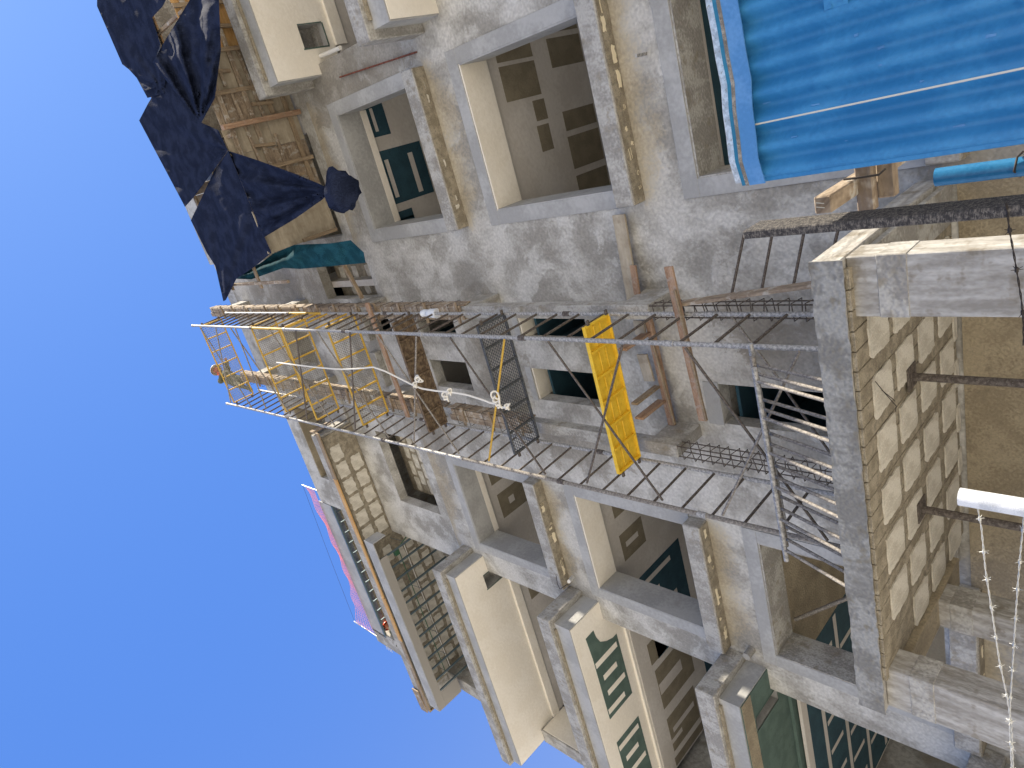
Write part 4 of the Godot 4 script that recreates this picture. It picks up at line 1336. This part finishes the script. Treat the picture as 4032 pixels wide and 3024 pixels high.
func platform_and_tarps() -> void:
	var t := thing("working_platform", "timber working platform of plywood sheets on joists above the right window column", "platform", Vector3(1.2, 12.5, 0.7))
	var xs := [-0.85, -0.02, 0.72, 1.12, 1.6, 2.2, 2.9, 3.6]
	for i in 7:
		var zs := [0.02, 0.58, 1.36] if i % 2 == 0 else [0.02, 0.78, 1.34]
		if i == 0: zs = [0.02, 1.38]
		for j in zs.size() - 1:
			var mt: Material = [M.plywood, M.wood_grey, M.plywood][(i + j) % 3]
			if i == 0: mt = M.plywood
			if i == 1 and j == 0: mt = M.wood_grey
			if i >= 5: mt = M.pine
			one("plywood_sheet", mt, t, Vector3(xs[i] + 0.003, 12.56 + (i % 2) * 0.004, zs[j] + 0.003), Vector3(xs[i + 1] - 0.003, 12.58 + (i % 2) * 0.004, zs[j + 1] - 0.003), 0.002)
	for x in [-0.82, -0.1, 0.42, 1.13, 1.62, 2.2, 2.85]:
		var big: bool = x == 1.13
		var z0: float = 0.03 if x != -0.82 else 0.06
		var z1: float = 1.38 if big or x > 1.5 else (0.74 if x == -0.82 else 1.2)
		board("joist", M.wood_red if big else M.wood, t, Vector3(x, 12.43 if big else 12.50, z0), Vector3(x, 12.43 if big else 12.50, z1), 0.075 if big else 0.06, 0.10 if big else 0.05)
	for e in [[0.80, -0.05, 3.5, 0.0], [0.18, -0.1, 2.4, 0.0], [1.22, 0.6, 3.5, 0.02], [0.45, 1.2, 3.4, 0.01]]:
		board("ledger", M.wood_grey if e[0] > 0.5 else M.wood, t, Vector3(e[1], 12.525 - e[3], e[0]), Vector3(e[2], 12.525 - e[3], e[0]), 0.07, 0.045)
	for e in [[-0.05, 0.9, 0.55, 12.515], [0.4, 1.6, 0.95, 12.518], [1.15, 2.2, 0.62, 12.512], [1.7, 3.3, 1.05, 12.517]]:
		board("batten", M.wood_grey, t, Vector3(e[0], e[3], e[2]), Vector3(e[1], e[3] + 0.01, e[2] + rng.randf_range(-0.06, 0.06)), 0.05, 0.035)
	for e in [[0.2, 0.3], [0.75, 0.62], [1.35, 0.4], [1.9, 0.9], [2.5, 0.5]]:
		board("short_block", M.wood, t, Vector3(e[0], 12.50, e[1]), Vector3(e[0] + 0.03, 12.50, e[1] + 0.35), 0.05, 0.07)
	for x in [-1.35, -0.1, 1.0, 1.85, 2.75, 3.5]:
		board("guard_post", M.wood_grey, t, Vector3(x, 12.4, 1.30), Vector3(x + 0.02, 15.1, 1.30), 0.05, 0.05, Vector3.BACK)
	for k in 6:
		board("guard_board", M.wood_grey if k % 2 == 0 else M.wood, t, Vector3(-0.42 + k * 0.17, 13.1, 1.235), Vector3(-0.40 + k * 0.17, 15.15 - 0.04 * k, 1.235), 0.16, 0.02, Vector3.BACK)
	for y in [13.6, 14.9]:
		board("guard_rail", M.wood, t, Vector3(-1.45, y, 1.27), Vector3(3.6, y, 1.27), 0.03, 0.09)
	board("strut", M.wood, t, zz([700, 1000, 1.659], 1045, 0, 0.55), zz([700, 1000, 1.659], 1205, 290, 0.40), 0.06, 0.06)
	var gang := "dark shade cloths round the working platform"
	var c := thing("shade_cloth", "navy shade cloth sheet at the far end, its edge over a strip of pine", "cloth", Vector3(3, 13.5, 1.42), gang)
	cloth_piece(c, "sheet", M.cloth, Z1, [[-30, 40], [135, 420], [180, 455], [230, 510], [300, 640], [410, 610], [420, 480], [345, 400], [385, 290], [330, 115], [400, 40], [440, -40], [-30, -40]], 1.40, Vector2(380, 560), 7.0, 0.02, 3)
	c = thing("shade_cloth", "navy shade cloth gathered into deep folds over the pine sheets", "cloth", Vector3(2, 12.8, 1.5), gang)
	cloth_piece(c, "sheet", M.cloth, Z1, [[600, -40], [765, -40], [780, 330], [740, 640], [652, 802], [560, 700], [330, 412], [400, 290]], 1.44, Vector2(652, 802), 16.0, 0.06, 4)
	c = thing("shade_cloth", "navy shade cloth with a torn slit between it and the swag", "cloth", Vector3(1, 14, 1.42), gang)
	cloth_piece(c, "sheet", M.cloth, Z1, [[366, 572], [300, 682], [245, 787], [545, 1352], [600, 1290], [740, 1103], [826, 983], [762, 850], [650, 800], [560, 660], [470, 572], [396, 488]], 1.39, Vector2(826, 983), 9.0, 0.02, 5)
	c = thing("shade_cloth", "broad navy shade cloth drawn to a point beside the scaffold tower", "cloth", Vector3(-0.5, 14, 1.42), gang)
	cloth_piece(c, "sheet", M.cloth, Z1, [[742, 1103], [583, 1440], [690, 1655], [743, 1739], [775, 1880], [795, 1968], [812, 1960], [880, 1822], [1000, 1742], [1110, 1650], [1065, 1550], [1010, 1432], [900, 1160], [828, 985]], 1.38, Vector2(800, 1960), 12.0, 0.02, 6)
	c = thing("shade_cloth", "navy shade cloth swag twisted into a knotted bundle above the top window", "cloth", Vector3(0, 11, 1.45), gang)
	cloth_piece(c, "swag", M.cloth, Z1, [[828, 985], [900, 1158], [1010, 1430], [1062, 1550], [1270, 1425], [1440, 1305], [1478, 1268], [1480, 1232], [1455, 1215], [1280, 1140], [1000, 1040]], 1.42, Vector2(1500, 1250), 18.0, 0.06, 8)
	var bm := MB.new()
	var f := FastNoiseLite.new()
	f.seed = 5
	f.frequency = 1.6
	var ctr := zz(Z1, 1560, 1245, 1.46)
	var ax := (zz(Z1, 1640, 1260, 1.46) - ctr).normalized()
	var ay := Vector3.BACK.cross(ax).normalized()
	var gridp := []
	for i in 19:
		var ring := []
		for j in 28:
			var la := PI * i / 18.0
			var lo := TAU * j / 28.0
			var dir := Vector3(cos(la), sin(la) * cos(lo), sin(la) * sin(lo))
			var rad := 1.0 + 0.35 * f.get_noise_3dv(dir * 0.6) + 0.07 * f.get_noise_3dv(dir * 1.6) + 0.035 * sin(lo * 7.0 + la * 3.0) * sin(la)
			if dir.x < -0.2: rad *= 1.0 + dir.x * 0.45
			dir *= rad
			ring.append(ctr + ax * dir.x * 0.30 + ay * dir.y * 0.27 + Vector3.BACK * dir.z * 0.22)
		gridp.append(ring)
	for i in 18:
		for j in 28:
			var k := (j + 1) % 28
			var pa: Vector3 = gridp[i][j]
			var pb: Vector3 = gridp[i][k]
			var pc: Vector3 = gridp[i + 1][k]
			var pd: Vector3 = gridp[i + 1][j]
			bm._smooth(pa, pb, pc, pa - ctr, pb - ctr, pc - ctr, Vector2(pa.x, pa.y), Vector2(pb.x, pb.y), Vector2(pc.x, pc.y))
			bm._smooth(pa, pc, pd, pa - ctr, pc - ctr, pd - ctr, Vector2(pa.x, pa.y), Vector2(pc.x, pc.y), Vector2(pd.x, pd.y))
	obj("bundle", bm, M.cloth, c)
	c = thing("shade_cloth", "teal shade cloth hanging behind the plywood end sheet", "cloth", Vector3(-1, 12.5, 0.9), gang)
	cloth_piece(c, "sheet", M.cloth_teal, [700, 1000, 1.659], [[378, 162], [480, 166], [690, 92], [800, 98], [1000, 80], [1228, 58], [1215, -10], [1130, -90], [1000, -70], [760, -60], [620, 0], [540, 60], [440, 110]], 1.0, Vector2(380, 160), 14.0, 0.05, 9)

# ---------------------------------------------------------------- ropes, loose boards, net, bags
func loop_of(ctr: Vector3, r: float, tilt: float, squash: float) -> PackedVector3Array:
	var out := PackedVector3Array()
	for i in 15:
		var a := TAU * i / 14.0
		var p := Vector2(cos(a) * r, sin(a) * r * squash).rotated(tilt)
		out.append(ctr + Vector3(p.x, p.y, 0.02 * sin(a * 2.0)))
	return out

func odds_and_ends() -> void:
	# rope along the tower
	var r := thing("rope", "white rope with loop knots hanging down the scaffold tower", "rope", zz(ZD, 930, 1160, 1.44))
	var zn := [1900, 1100, 2.765]
	var pts := PackedVector3Array()
	var cv := Curve3D.new()
	for e in [[ZW, 940, 905], [ZW, 1180, 935], [ZW, 1400, 960], [ZW, 1560, 975], [ZD, 130, 980], [ZD, 300, 972], [ZD, 470, 955], [ZD, 600, 1000], [ZD, 740, 1070], [ZD, 890, 1145], [ZD, 1000, 1190], [ZD, 1160, 1215], [ZD, 1300, 1225], [ZD, 1480, 1255], [ZD, 1659, 1310], [zn, 100, 1350], [zn, 165, 1355]]:
		cv.add_point(zz(e[0], e[1], e[2], 1.455))
	for i in 90: pts.append(cv.sample_baked(cv.get_baked_length() * i / 89.0))
	var m := MB.new()
	m.tube(pts, 0.013, 8)
	obj("strand", m, M.rope, r)
	for e in [[ZD, 930, 1150, 0.04, 0.3], [ZD, 965, 1085, 0.075, 1.4], [ZD, 1305, 1225, 0.045, 0.0], [ZD, 1262, 1280, 0.07, 0.5], [zn, 150, 1300, 0.10, 0.2], [zn, 185, 1372, 0.05, 0.9], [zn, 270, 1390, 0.035, 0.6]]:
		m = MB.new()
		var cc := zz(e[0], e[1], e[2], 1.46)
		m.tube(loop_of(cc, e[3], e[4], 0.6), 0.0125, 7)
		m.tube(loop_of(cc + Vector3(0, 0, 0.012), e[3] * 0.45, e[4] + 1.5, 0.8), 0.0125, 7)
		obj("knot", m, M.rope, r)
	pipe("tail", M.rope, r, [zz(zn, 190, 1385, 1.46), zz(zn, 235, 1395, 1.47), zz(zn, 270, 1390, 1.47), zz(zn, 295, 1352, 1.46)], 0.013, 7)
	# boards tied round the tower foot
	var b := thing("tied_board", "pale pink board tied across the column foot and scaffold", "board", zz([2400, 900, 1.659], 495, 750, 0.70))
	board("plank", M.wood_red, b, zz([2400, 900, 1.659], 385, 248, 0.72), zz([2400, 900, 1.659], 612, 1255, 0.72), 0.03, 0.095)
	board("batten", M.wood, b, zz([2400, 900, 1.659], 425, 400, 0.76), zz([2400, 900, 1.659], 632, 1255, 0.76), 0.03, 0.03)
	b = thing("leaning_board", "grey weathered board leaning down from the tied board to the canopy roof", "board", zz([2400, 900, 1.659], 1310, 365, 0.72))
	board("plank", M.wood_grey, b, zz([2400, 900, 1.659], 455, 490, 0.62), zz([2400, 900, 1.659], 1400, 355, 0.72), 0.03, 0.14)
	b = thing("brace_timber", "reddish timber wedged across the upper scaffold behind the brown plank", "board", zz(ZD, 600, 850, 0.6))
	board("plank", M.wood_red, b, zz(ZD, 400, 255, 0.70), zz(ZD, 850, 1500, 0.70), 0.04, 0.10)
	b = thing("sill_board", "tan plank with a notched end set between window sill and column", "board", pz(2465, 985, 0.12))
	board("plank", M.plywood, b, pz(2436, 845, 0.10), pz(2497, 1200, 0.14), 0.03, 0.17)
	board("patch_piece", M.wood_red, b, pz(2492, 1045, 0.17), pz(2510, 1160, 0.17), 0.03, 0.08)
	# wooden bearing under the yellow plank
	b = thing("timber_bearing", "brown timber bearing of crossed boards under the yellow plank", "timber", Vector3(-3.0, 6.1, 0.2))
	board("long_board", M.wood_red, b, zz(Z3, 675, 20, 0.10), zz(Z3, 985, 1400, 0.10), 0.05, 0.09)
	board("long_board", M.wood, b, zz(Z3, 720, 300, 0.16), zz(Z3, 1015, 1395, 0.16), 0.03, 0.03)
	for e in [[650, 210, 0.12], [790, 900, 0.09], [850, 1085, 0.12]]:
		var a := zz(Z3, e[0], e[1], 0.13)
		board("cross_board", M.wood if e[2] < 0.1 else M.wood_red, b, a, Vector3(a.x, a.y, 0.62), 0.03, e[2])
	board("short_board", M.plywood, b, zz(Z3, 590, 480, 0.14), zz(Z3, 690, 830, 0.14), 0.03, 0.15)
	board("short_board", M.plywood, b, zz(Z3, 545, 40, 0.15), zz(Z3, 580, 230, 0.15), 0.03, 0.15)
	# bars between tower and black board
	for e in [[350, 930, 235, 1490, "topmost"], [660, 910, 560, 1440, "second highest"], [1010, 870, 905, 1400, "second lowest"], [1385, 825, 1330, 1060, "lowest"]]:
		var p := zp(ZF, e[0], e[1])
		var q := zp(ZF, e[2], e[3])
		var lf := pz(q.x, q.y, 0.50)
		var rt := py(p.x, p.y, lf.y)
		rt = lf + (rt - lf) * 1.12
		lf = lf + (lf - rt) * 0.12
		var t := thing("steel_bar", "%s rusty round bar of the ladder frame behind the black board" % e[4], "bar", lf, "ladder frame bars behind the black board")
		pipe("bar", M.rust, t, [lf, rt], 0.0145, 7)
	# plastic bag on the column form
	var g := zz(ZD, 1085, 370, 0.64)
	var bag := MB.new()
	var bp := PackedVector3Array()
	for i in 7: bp.append(g + Vector3(0.01 * sin(i * 2.0), 0.17 - i * 0.055, 0.02 * cos(i * 1.7)))
	bag.tube(bp, 0.05, 10, true, 0.075)
	b = thing("plastic_bag", "crumpled white plastic bag stuffed in the column form", "bag", g)
	obj("bag_skin", bag, M.bag, b)
	b = thing("leaning_pipe", "whitish pipe leaning inside the lowest left window opening", "pipe", pz(3240, 2400, -0.6))
	pipe("tube", M.rust_pale, b, [pz(3130, 2440, -0.55), pz(3345, 2352, -0.75), pz(3420, 2318, -0.85)], 0.028, 8)
	# things on the left balconies
	b = thing("paint_bag", "clear bag with a blue block standing on the second lowest left balcony", "bag", Vector3(-12.0, 6.2, 0.55))
	one("packet", M.bag_blue, b, Vector3(-12.1, 6.2, 0.5), Vector3(-11.85, 6.55, 0.7), 0.04)
	one("film", M.bag, b, Vector3(-12.14, 6.52, 0.48), Vector3(-11.83, 6.66, 0.72), 0.05)
	b = thing("trestle", "dark trestle end with a yellow clamp showing over the second lowest left balcony", "trestle", Vector3(-10.9, 6.2, 0.3))
	board("top_beam", M.dark_steel, b, Vector3(-10.5, 7.0, 0.2), Vector3(-11.3, 7.0, 0.25), 0.06, 0.1)
	board("leg", M.dark_steel, b, Vector3(-10.8, 7.0, 0.22), Vector3(-10.7, 6.19, 0.3), 0.05, 0.05)
	board("leg", M.dark_steel, b, Vector3(-11.1, 7.0, 0.22), Vector3(-11.2, 6.19, 0.3), 0.05, 0.05)
	one("clamp", M.yellow, b, Vector3(-11.05, 7.02, 0.16), Vector3(-10.95, 7.12, 0.28), 0.02)
	b = thing("rusty_angle", "thin rusty red steel bar fixed on the damp wall beside the top right window", "bar", pz(1490, 255, 0.02))
	board("bar", M.rust_red, b, pz(1338, 304, 0.03), pz(1640, 205, 0.03), 0.02, 0.03)
	b = thing("wall_conduit", "stub of twin conduit poking out of the wall above the lowest right window", "conduit", pz(2545, 212, 0.02))
	for k in 2: pipe("conduit", M.galvanised, b, [pz(2545, 214 - k * 5, 0.0), pz(2545, 214 - k * 5, 0.0) + Vector3(0.0, -0.03, 0.22)], 0.011, 8)
	b = thing("sill_pipe", "short pipe stub with a wire loop under the middle left window sill", "pipe", pz(2265, 2265, 0.2))
	pipe("stub", M.pvc, b, [pz(2255, 2272, 0.1), pz(2240, 2290, 0.3)], 0.03, 10)
	pipe("wire_loop", M.wire, b, [pz(2190, 2270, 0.25), pz(2195, 2300, 0.25), pz(2205, 2320, 0.25), pz(2235, 2300, 0.28)], 0.006, 5)
	# pink safety net on the roof
	var n := thing("safety_net", "pink plastic mesh safety net strung along the roof fascia between two posts", "net", Vector3(-10, 18.45, 0.0))
	for e in [[-12.55, 18.3, -12.5, 19.54], [-7.47, 18.2, -7.47, 19.05]]:
		pipe("post", M.bright_wire, n, [Vector3(e[0], e[1], 0.04), Vector3(e[2], e[3], 0.05)], 0.018, 8)
	m = MB.new()
	var cols := 52
	var rows := 6
	var net := []
	for i in cols + 1:
		var f := float(i) / cols
		var x := lerpf(-12.5, -7.5, f)
		var top := 18.62 + 0.72 * pow(maxf(0.0, 1.0 - f * 2.4), 1.2) + 0.28 * pow(maxf(0.0, f * 2.6 - 1.6), 2.0)
		var col := []
		for j in rows + 1:
			col.append(Vector3(x + 0.02 * sin(j * 1.3 + i), lerpf(18.4, top, float(j) / rows), 0.05 + 0.03 * sin(i * 0.6) * j / rows))
		net.append(col)
	for i in cols + 1:
		m.tube(PackedVector3Array(net[i]), 0.0045, 4, false)
	for j in rows + 1:
		var line := PackedVector3Array()
		for i in cols + 1: line.append(net[i][j])
		m.tube(line, 0.0055, 4, false)
	obj("mesh_strands", m, M.pink, n).set_meta("kind", "stuff")
	pipe("top_line", M.wire, n, [Vector3(-12.5, 19.5, 0.05), Vector3(-10.0, 19.3, 0.05), Vector3(-7.47, 19.02, 0.05)], 0.004, 5)

# ---------------------------------------------------------------- people
func smin(a: float, b: float, k: float) -> float:
	var h := clampf(0.5 + 0.5 * (b - a) / k, 0.0, 1.0)
	return lerpf(b, a, h) - k * h * (1.0 - h)

# bones: [a, b, ra, rb]; surface nets over the smooth union
func skin_of(bones: Array, cell: float, k: float) -> MB:
	var lo := Vector3(1e9, 1e9, 1e9)
	var hi := -lo
	for b in bones:
		var r := maxf(b[2], b[3]) + cell * 2.0
		for p: Vector3 in [b[0], b[1]]:
			lo = lo.min(p - Vector3.ONE * r)
			hi = hi.max(p + Vector3.ONE * r)
	var d := Vector3i(((hi - lo) / cell).ceil()) + Vector3i.ONE
	var val := PackedFloat32Array()
	val.resize(d.x * d.y * d.z)
	val.fill(1.0)
	for b in bones:
		var a0: Vector3 = b[0]
		var ab: Vector3 = b[1] - b[0]
		var l2 := maxf(ab.length_squared(), 1e-9)
		var ra: float = b[2]
		var rb: float = b[3]
		var r := maxf(ra, rb) + cell * 3.0 + k
		var bl: Vector3 = (b[0].min(b[1]) - Vector3.ONE * r - lo) / cell
		var bh: Vector3 = (b[0].max(b[1]) + Vector3.ONE * r - lo) / cell
		for z in range(maxi(0, int(bl.z)), mini(d.z, int(bh.z) + 1)):
			for y in range(maxi(0, int(bl.y)), mini(d.y, int(bh.y) + 1)):
				for x in range(maxi(0, int(bl.x)), mini(d.x, int(bh.x) + 1)):
					var p := lo + Vector3(x, y, z) * cell
					var t := clampf((p - a0).dot(ab) / l2, 0.0, 1.0)
					var q := (p - a0 - ab * t).length() - lerpf(ra, rb, t)
					var i := x + d.x * (y + d.y * z)
					val[i] = smin(val[i], q, k)
	var vert := {}
	var vp: Array[Vector3] = []
	for z in d.z - 1:
		for y in d.y - 1:
			for x in d.x - 1:
				var base := x + d.x * (y + d.y * z)
				var c := [val[base], val[base + 1], val[base + d.x], val[base + d.x + 1], val[base + d.x * d.y], val[base + 1 + d.x * d.y], val[base + d.x + d.x * d.y], val[base + d.x + 1 + d.x * d.y]]
				var inside := 0
				for q in c:
					if q < 0.0: inside += 1
				if inside == 0 or inside == 8: continue
				var sum := Vector3.ZERO
				var cnt := 0
				for e in [[0, 1], [2, 3], [4, 5], [6, 7], [0, 2], [1, 3], [4, 6], [5, 7], [0, 4], [1, 5], [2, 6], [3, 7]]:
					var va: float = c[e[0]]
					var vb: float = c[e[1]]
					if (va < 0.0) == (vb < 0.0): continue
					var pa := Vector3(e[0] & 1, (e[0] >> 1) & 1, e[0] >> 2)
					var pb := Vector3(e[1] & 1, (e[1] >> 1) & 1, e[1] >> 2)
					sum += pa.lerp(pb, va / (va - vb))
					cnt += 1
				vert[base] = vp.size()
				vp.append(lo + (Vector3(x, y, z) + sum / cnt) * cell)
	var faces := PackedInt32Array()
	var step := [1, d.x, d.x * d.y]
	for key: int in vert:
		for ax in 3:
			var s1: int = step[(ax + 1) % 3]
			var s2: int = step[(ax + 2) % 3]
			var o: int = key
			var va := val[o]
			var vb := val[o + step[ax]]
			if (va < 0.0) == (vb < 0.0): continue
			if not (vert.has(o - s1) and vert.has(o - s2) and vert.has(o - s1 - s2)): continue
			var q := [vert[o], vert[o - s1], vert[o - s1 - s2], vert[o - s2]]
			if va >= 0.0: q = [q[0], q[3], q[2], q[1]]
			faces.append_array([q[0], q[1], q[2], q[0], q[2], q[3]])
	var nrm: Array[Vector3] = []
	nrm.resize(vp.size())
	nrm.fill(Vector3.ZERO)
	for i in range(0, faces.size(), 3):
		var nn := (vp[faces[i + 1]] - vp[faces[i]]).cross(vp[faces[i + 2]] - vp[faces[i]])
		for j in 3: nrm[faces[i + j]] += nn
	var m := MB.new()
	for i in range(0, faces.size(), 3):
		var a := faces[i]
		var b := faces[i + 1]
		var c := faces[i + 2]
		m._smooth(vp[a], vp[b], vp[c], nrm[a].normalized(), nrm[b].normalized(), nrm[c].normalized(), Vector2(vp[a].x, vp[a].y), Vector2(vp[b].x, vp[b].y), Vector2(vp[c].x, vp[c].y))
	return m

func hand_bones(wrist: Vector3, dir: Vector3, side: Vector3) -> Array:
	var out := []
	var palm := wrist + dir * 0.07
	out.append([wrist, palm, 0.024, 0.034])
	for i in 4:
		var root := palm + side * (0.028 - i * 0.018)
		var l: float = [0.065, 0.075, 0.07, 0.055][i]
		var mid := root + dir * l * 0.55
		out.append([root, mid, 0.010, 0.009])
		out.append([mid, mid + (dir + Vector3.DOWN * 0.5).normalized() * l * 0.5, 0.009, 0.008])
	out.append([wrist + dir * 0.025 + side * 0.02, wrist + dir * 0.07 + side * 0.06, 0.011, 0.009])
	return out

func people() -> void:
	# the worker on top of the left column form, bent over it
	var f := Vector3(-4.15, 18.45, 0.50)
	var o := thing("person", "worker in olive clothes and pale helmet bending over the column form at the top", "person", f)
	var hip := f + Vector3(0.0, 0.84, -0.05)
	var chest := f + Vector3(0.16, 1.22, 0.02)
	var neck := f + Vector3(0.27, 1.42, 0.06)
	var head := f + Vector3(0.36, 1.55, 0.10)
	var kl := f + Vector3(-0.02, 0.46, 0.06)
	var kr := f + Vector3(0.20, 0.47, 0.03)
	var al := f + Vector3(-0.10, 0.07, 0.0)
	var ar := f + Vector3(0.18, 0.09, -0.03)
	var sl := chest + Vector3(-0.06, 0.14, 0.16)
	var sr := chest + Vector3(0.16, 0.12, -0.12)
	var el := sl + Vector3(0.05, -0.27, 0.10)
	var er := sr + Vector3(0.20, -0.20, 0.02)
	var wl := el + Vector3(0.20, -0.14, -0.02)
	var wr := er + Vector3(0.12, -0.22, 0.06)
	var body := [[hip, chest, 0.155, 0.165], [chest, neck, 0.165, 0.07], [neck, head, 0.055, 0.06], [hip + Vector3(0, -0.02, 0.08), kl, 0.095, 0.06], [kl, al, 0.06, 0.042], [hip + Vector3(0.05, -0.02, -0.08), kr, 0.095, 0.06], [kr, ar, 0.06, 0.042], [chest + Vector3(0, 0.1, 0), sl, 0.09, 0.075], [chest + Vector3(0.05, 0.1, 0), sr, 0.09, 0.075], [sl, el, 0.062, 0.048], [el, wl, 0.046, 0.032], [sr, er, 0.062, 0.048], [er, wr, 0.046, 0.032], [al + Vector3(-0.05, -0.03, 0), al + Vector3(0.16, -0.045, 0.02), 0.045, 0.038], [ar + Vector3(-0.05, -0.045, 0), ar + Vector3(0.16, -0.06, 0.02), 0.045, 0.038]]
	obj("body", skin_of(body, 0.022, 0.035), M.olive_cloth, o)
	var hd := [[head + Vector3(0, 0.03, 0), head + Vector3(0.02, -0.05, 0.01), 0.085, 0.062], [head + Vector3(0.06, -0.03, 0.02), head + Vector3(0.10, -0.045, 0.03), 0.02, 0.012], [head + Vector3(-0.01, -0.01, 0.08), head + Vector3(-0.01, 0.02, 0.09), 0.014, 0.016], [head + Vector3(0.03, -0.09, 0.01), head + Vector3(0.06, -0.075, 0.02), 0.03, 0.022], [neck, head, 0.056, 0.056]]
	obj("head", skin_of(hd, 0.011, 0.02), M.skin, o)
	var hands := skin_of(hand_bones(wl, (wl - el).normalized(), Vector3(0, 0.3, 0.95)), 0.006, 0.008)
	obj("hand", hands, M.skin, o)
	hands = skin_of(hand_bones(wr, (wr - er).normalized(), Vector3(0.3, 0.2, 0.9)), 0.006, 0.008)
	obj("hand", hands, M.skin, o)
	helmet(o, head + Vector3(0.0, 0.055, 0.0), M.helmet_white)
	one("scarf", M.orange, o, neck + Vector3(-0.06, 0.0, -0.05), neck + Vector3(0.05, 0.09, 0.10), 0.03)
	# the worker behind the roof slab, of whom the orange helmet shows
	var h := zz([1150, 2050, 2.765], 1026, 1145, -0.15)
	var p := thing("person", "worker in an orange helmet standing behind the top left slab edge", "person", Vector3(h.x, 15.27, -0.35))
	var c := Vector3(h.x, h.y - 0.06, h.z - 0.02)
	var g := Vector3(h.x, 15.27, h.z)
	var b2 := [[g + Vector3(0, 0.8, 0), c + Vector3(0, -0.36, 0), 0.15, 0.16], [c + Vector3(0, -0.36, 0), c + Vector3(0, -0.1, 0), 0.15, 0.055], [c + Vector3(-0.15, -0.3, 0), c + Vector3(-0.22, -0.6, 0.08), 0.07, 0.05], [c + Vector3(-0.22, -0.6, 0.08), c + Vector3(-0.16, -0.75, 0.28), 0.048, 0.034], [c + Vector3(0.15, -0.3, 0), c + Vector3(0.22, -0.6, 0.08), 0.07, 0.05], [c + Vector3(0.22, -0.6, 0.08), c + Vector3(0.16, -0.75, 0.28), 0.048, 0.034], [g + Vector3(-0.09, 0.8, 0), g + Vector3(-0.1, 0.05, 0), 0.09, 0.05], [g + Vector3(0.09, 0.8, 0), g + Vector3(0.1, 0.05, 0), 0.09, 0.05]]
	obj("body", skin_of(b2, 0.028, 0.04), M.olive_cloth, p)
	obj("head", skin_of([[c + Vector3(0, 0.02, 0), c + Vector3(0, -0.06, 0.02), 0.085, 0.06], [c + Vector3(0, -0.01, 0.08), c + Vector3(0, -0.03, 0.1), 0.018, 0.014]], 0.014, 0.02), M.skin, p)
	helmet(p, c + Vector3(0, 0.05, 0), M.orange)

func helmet(parent: Node3D, at: Vector3, mt: Material) -> void:
	var m := MB.new()
	var prof := [[0.150, -0.012], [0.152, 0.0], [0.118, 0.006], [0.114, 0.04], [0.10, 0.075], [0.07, 0.102], [0.035, 0.115], [0.001, 0.118]]
	for i in prof.size() - 1:
		for j in 20:
			var p: Array[Vector3] = []
			var q: Array[Vector3] = []
			for e in [[i, j], [i, j + 1], [i + 1, j + 1], [i + 1, j]]:
				var a: float = TAU * e[1] / 20.0
				var pr: Array = prof[e[0]]
				p.append(at + Vector3(cos(a) * pr[0], pr[1], sin(a) * pr[0]))
				q.append(Vector3(cos(a) * pr[0], pr[1] + 0.02, sin(a) * pr[0]).normalized())
			m._smooth(p[0], p[1], p[2], q[0], q[1], q[2], Vector2.ZERO, Vector2.ZERO, Vector2.ZERO)
			m._smooth(p[0], p[2], p[3], q[0], q[2], q[3], Vector2.ZERO, Vector2.ZERO, Vector2.ZERO)
	obj("helmet", m, mt, parent)
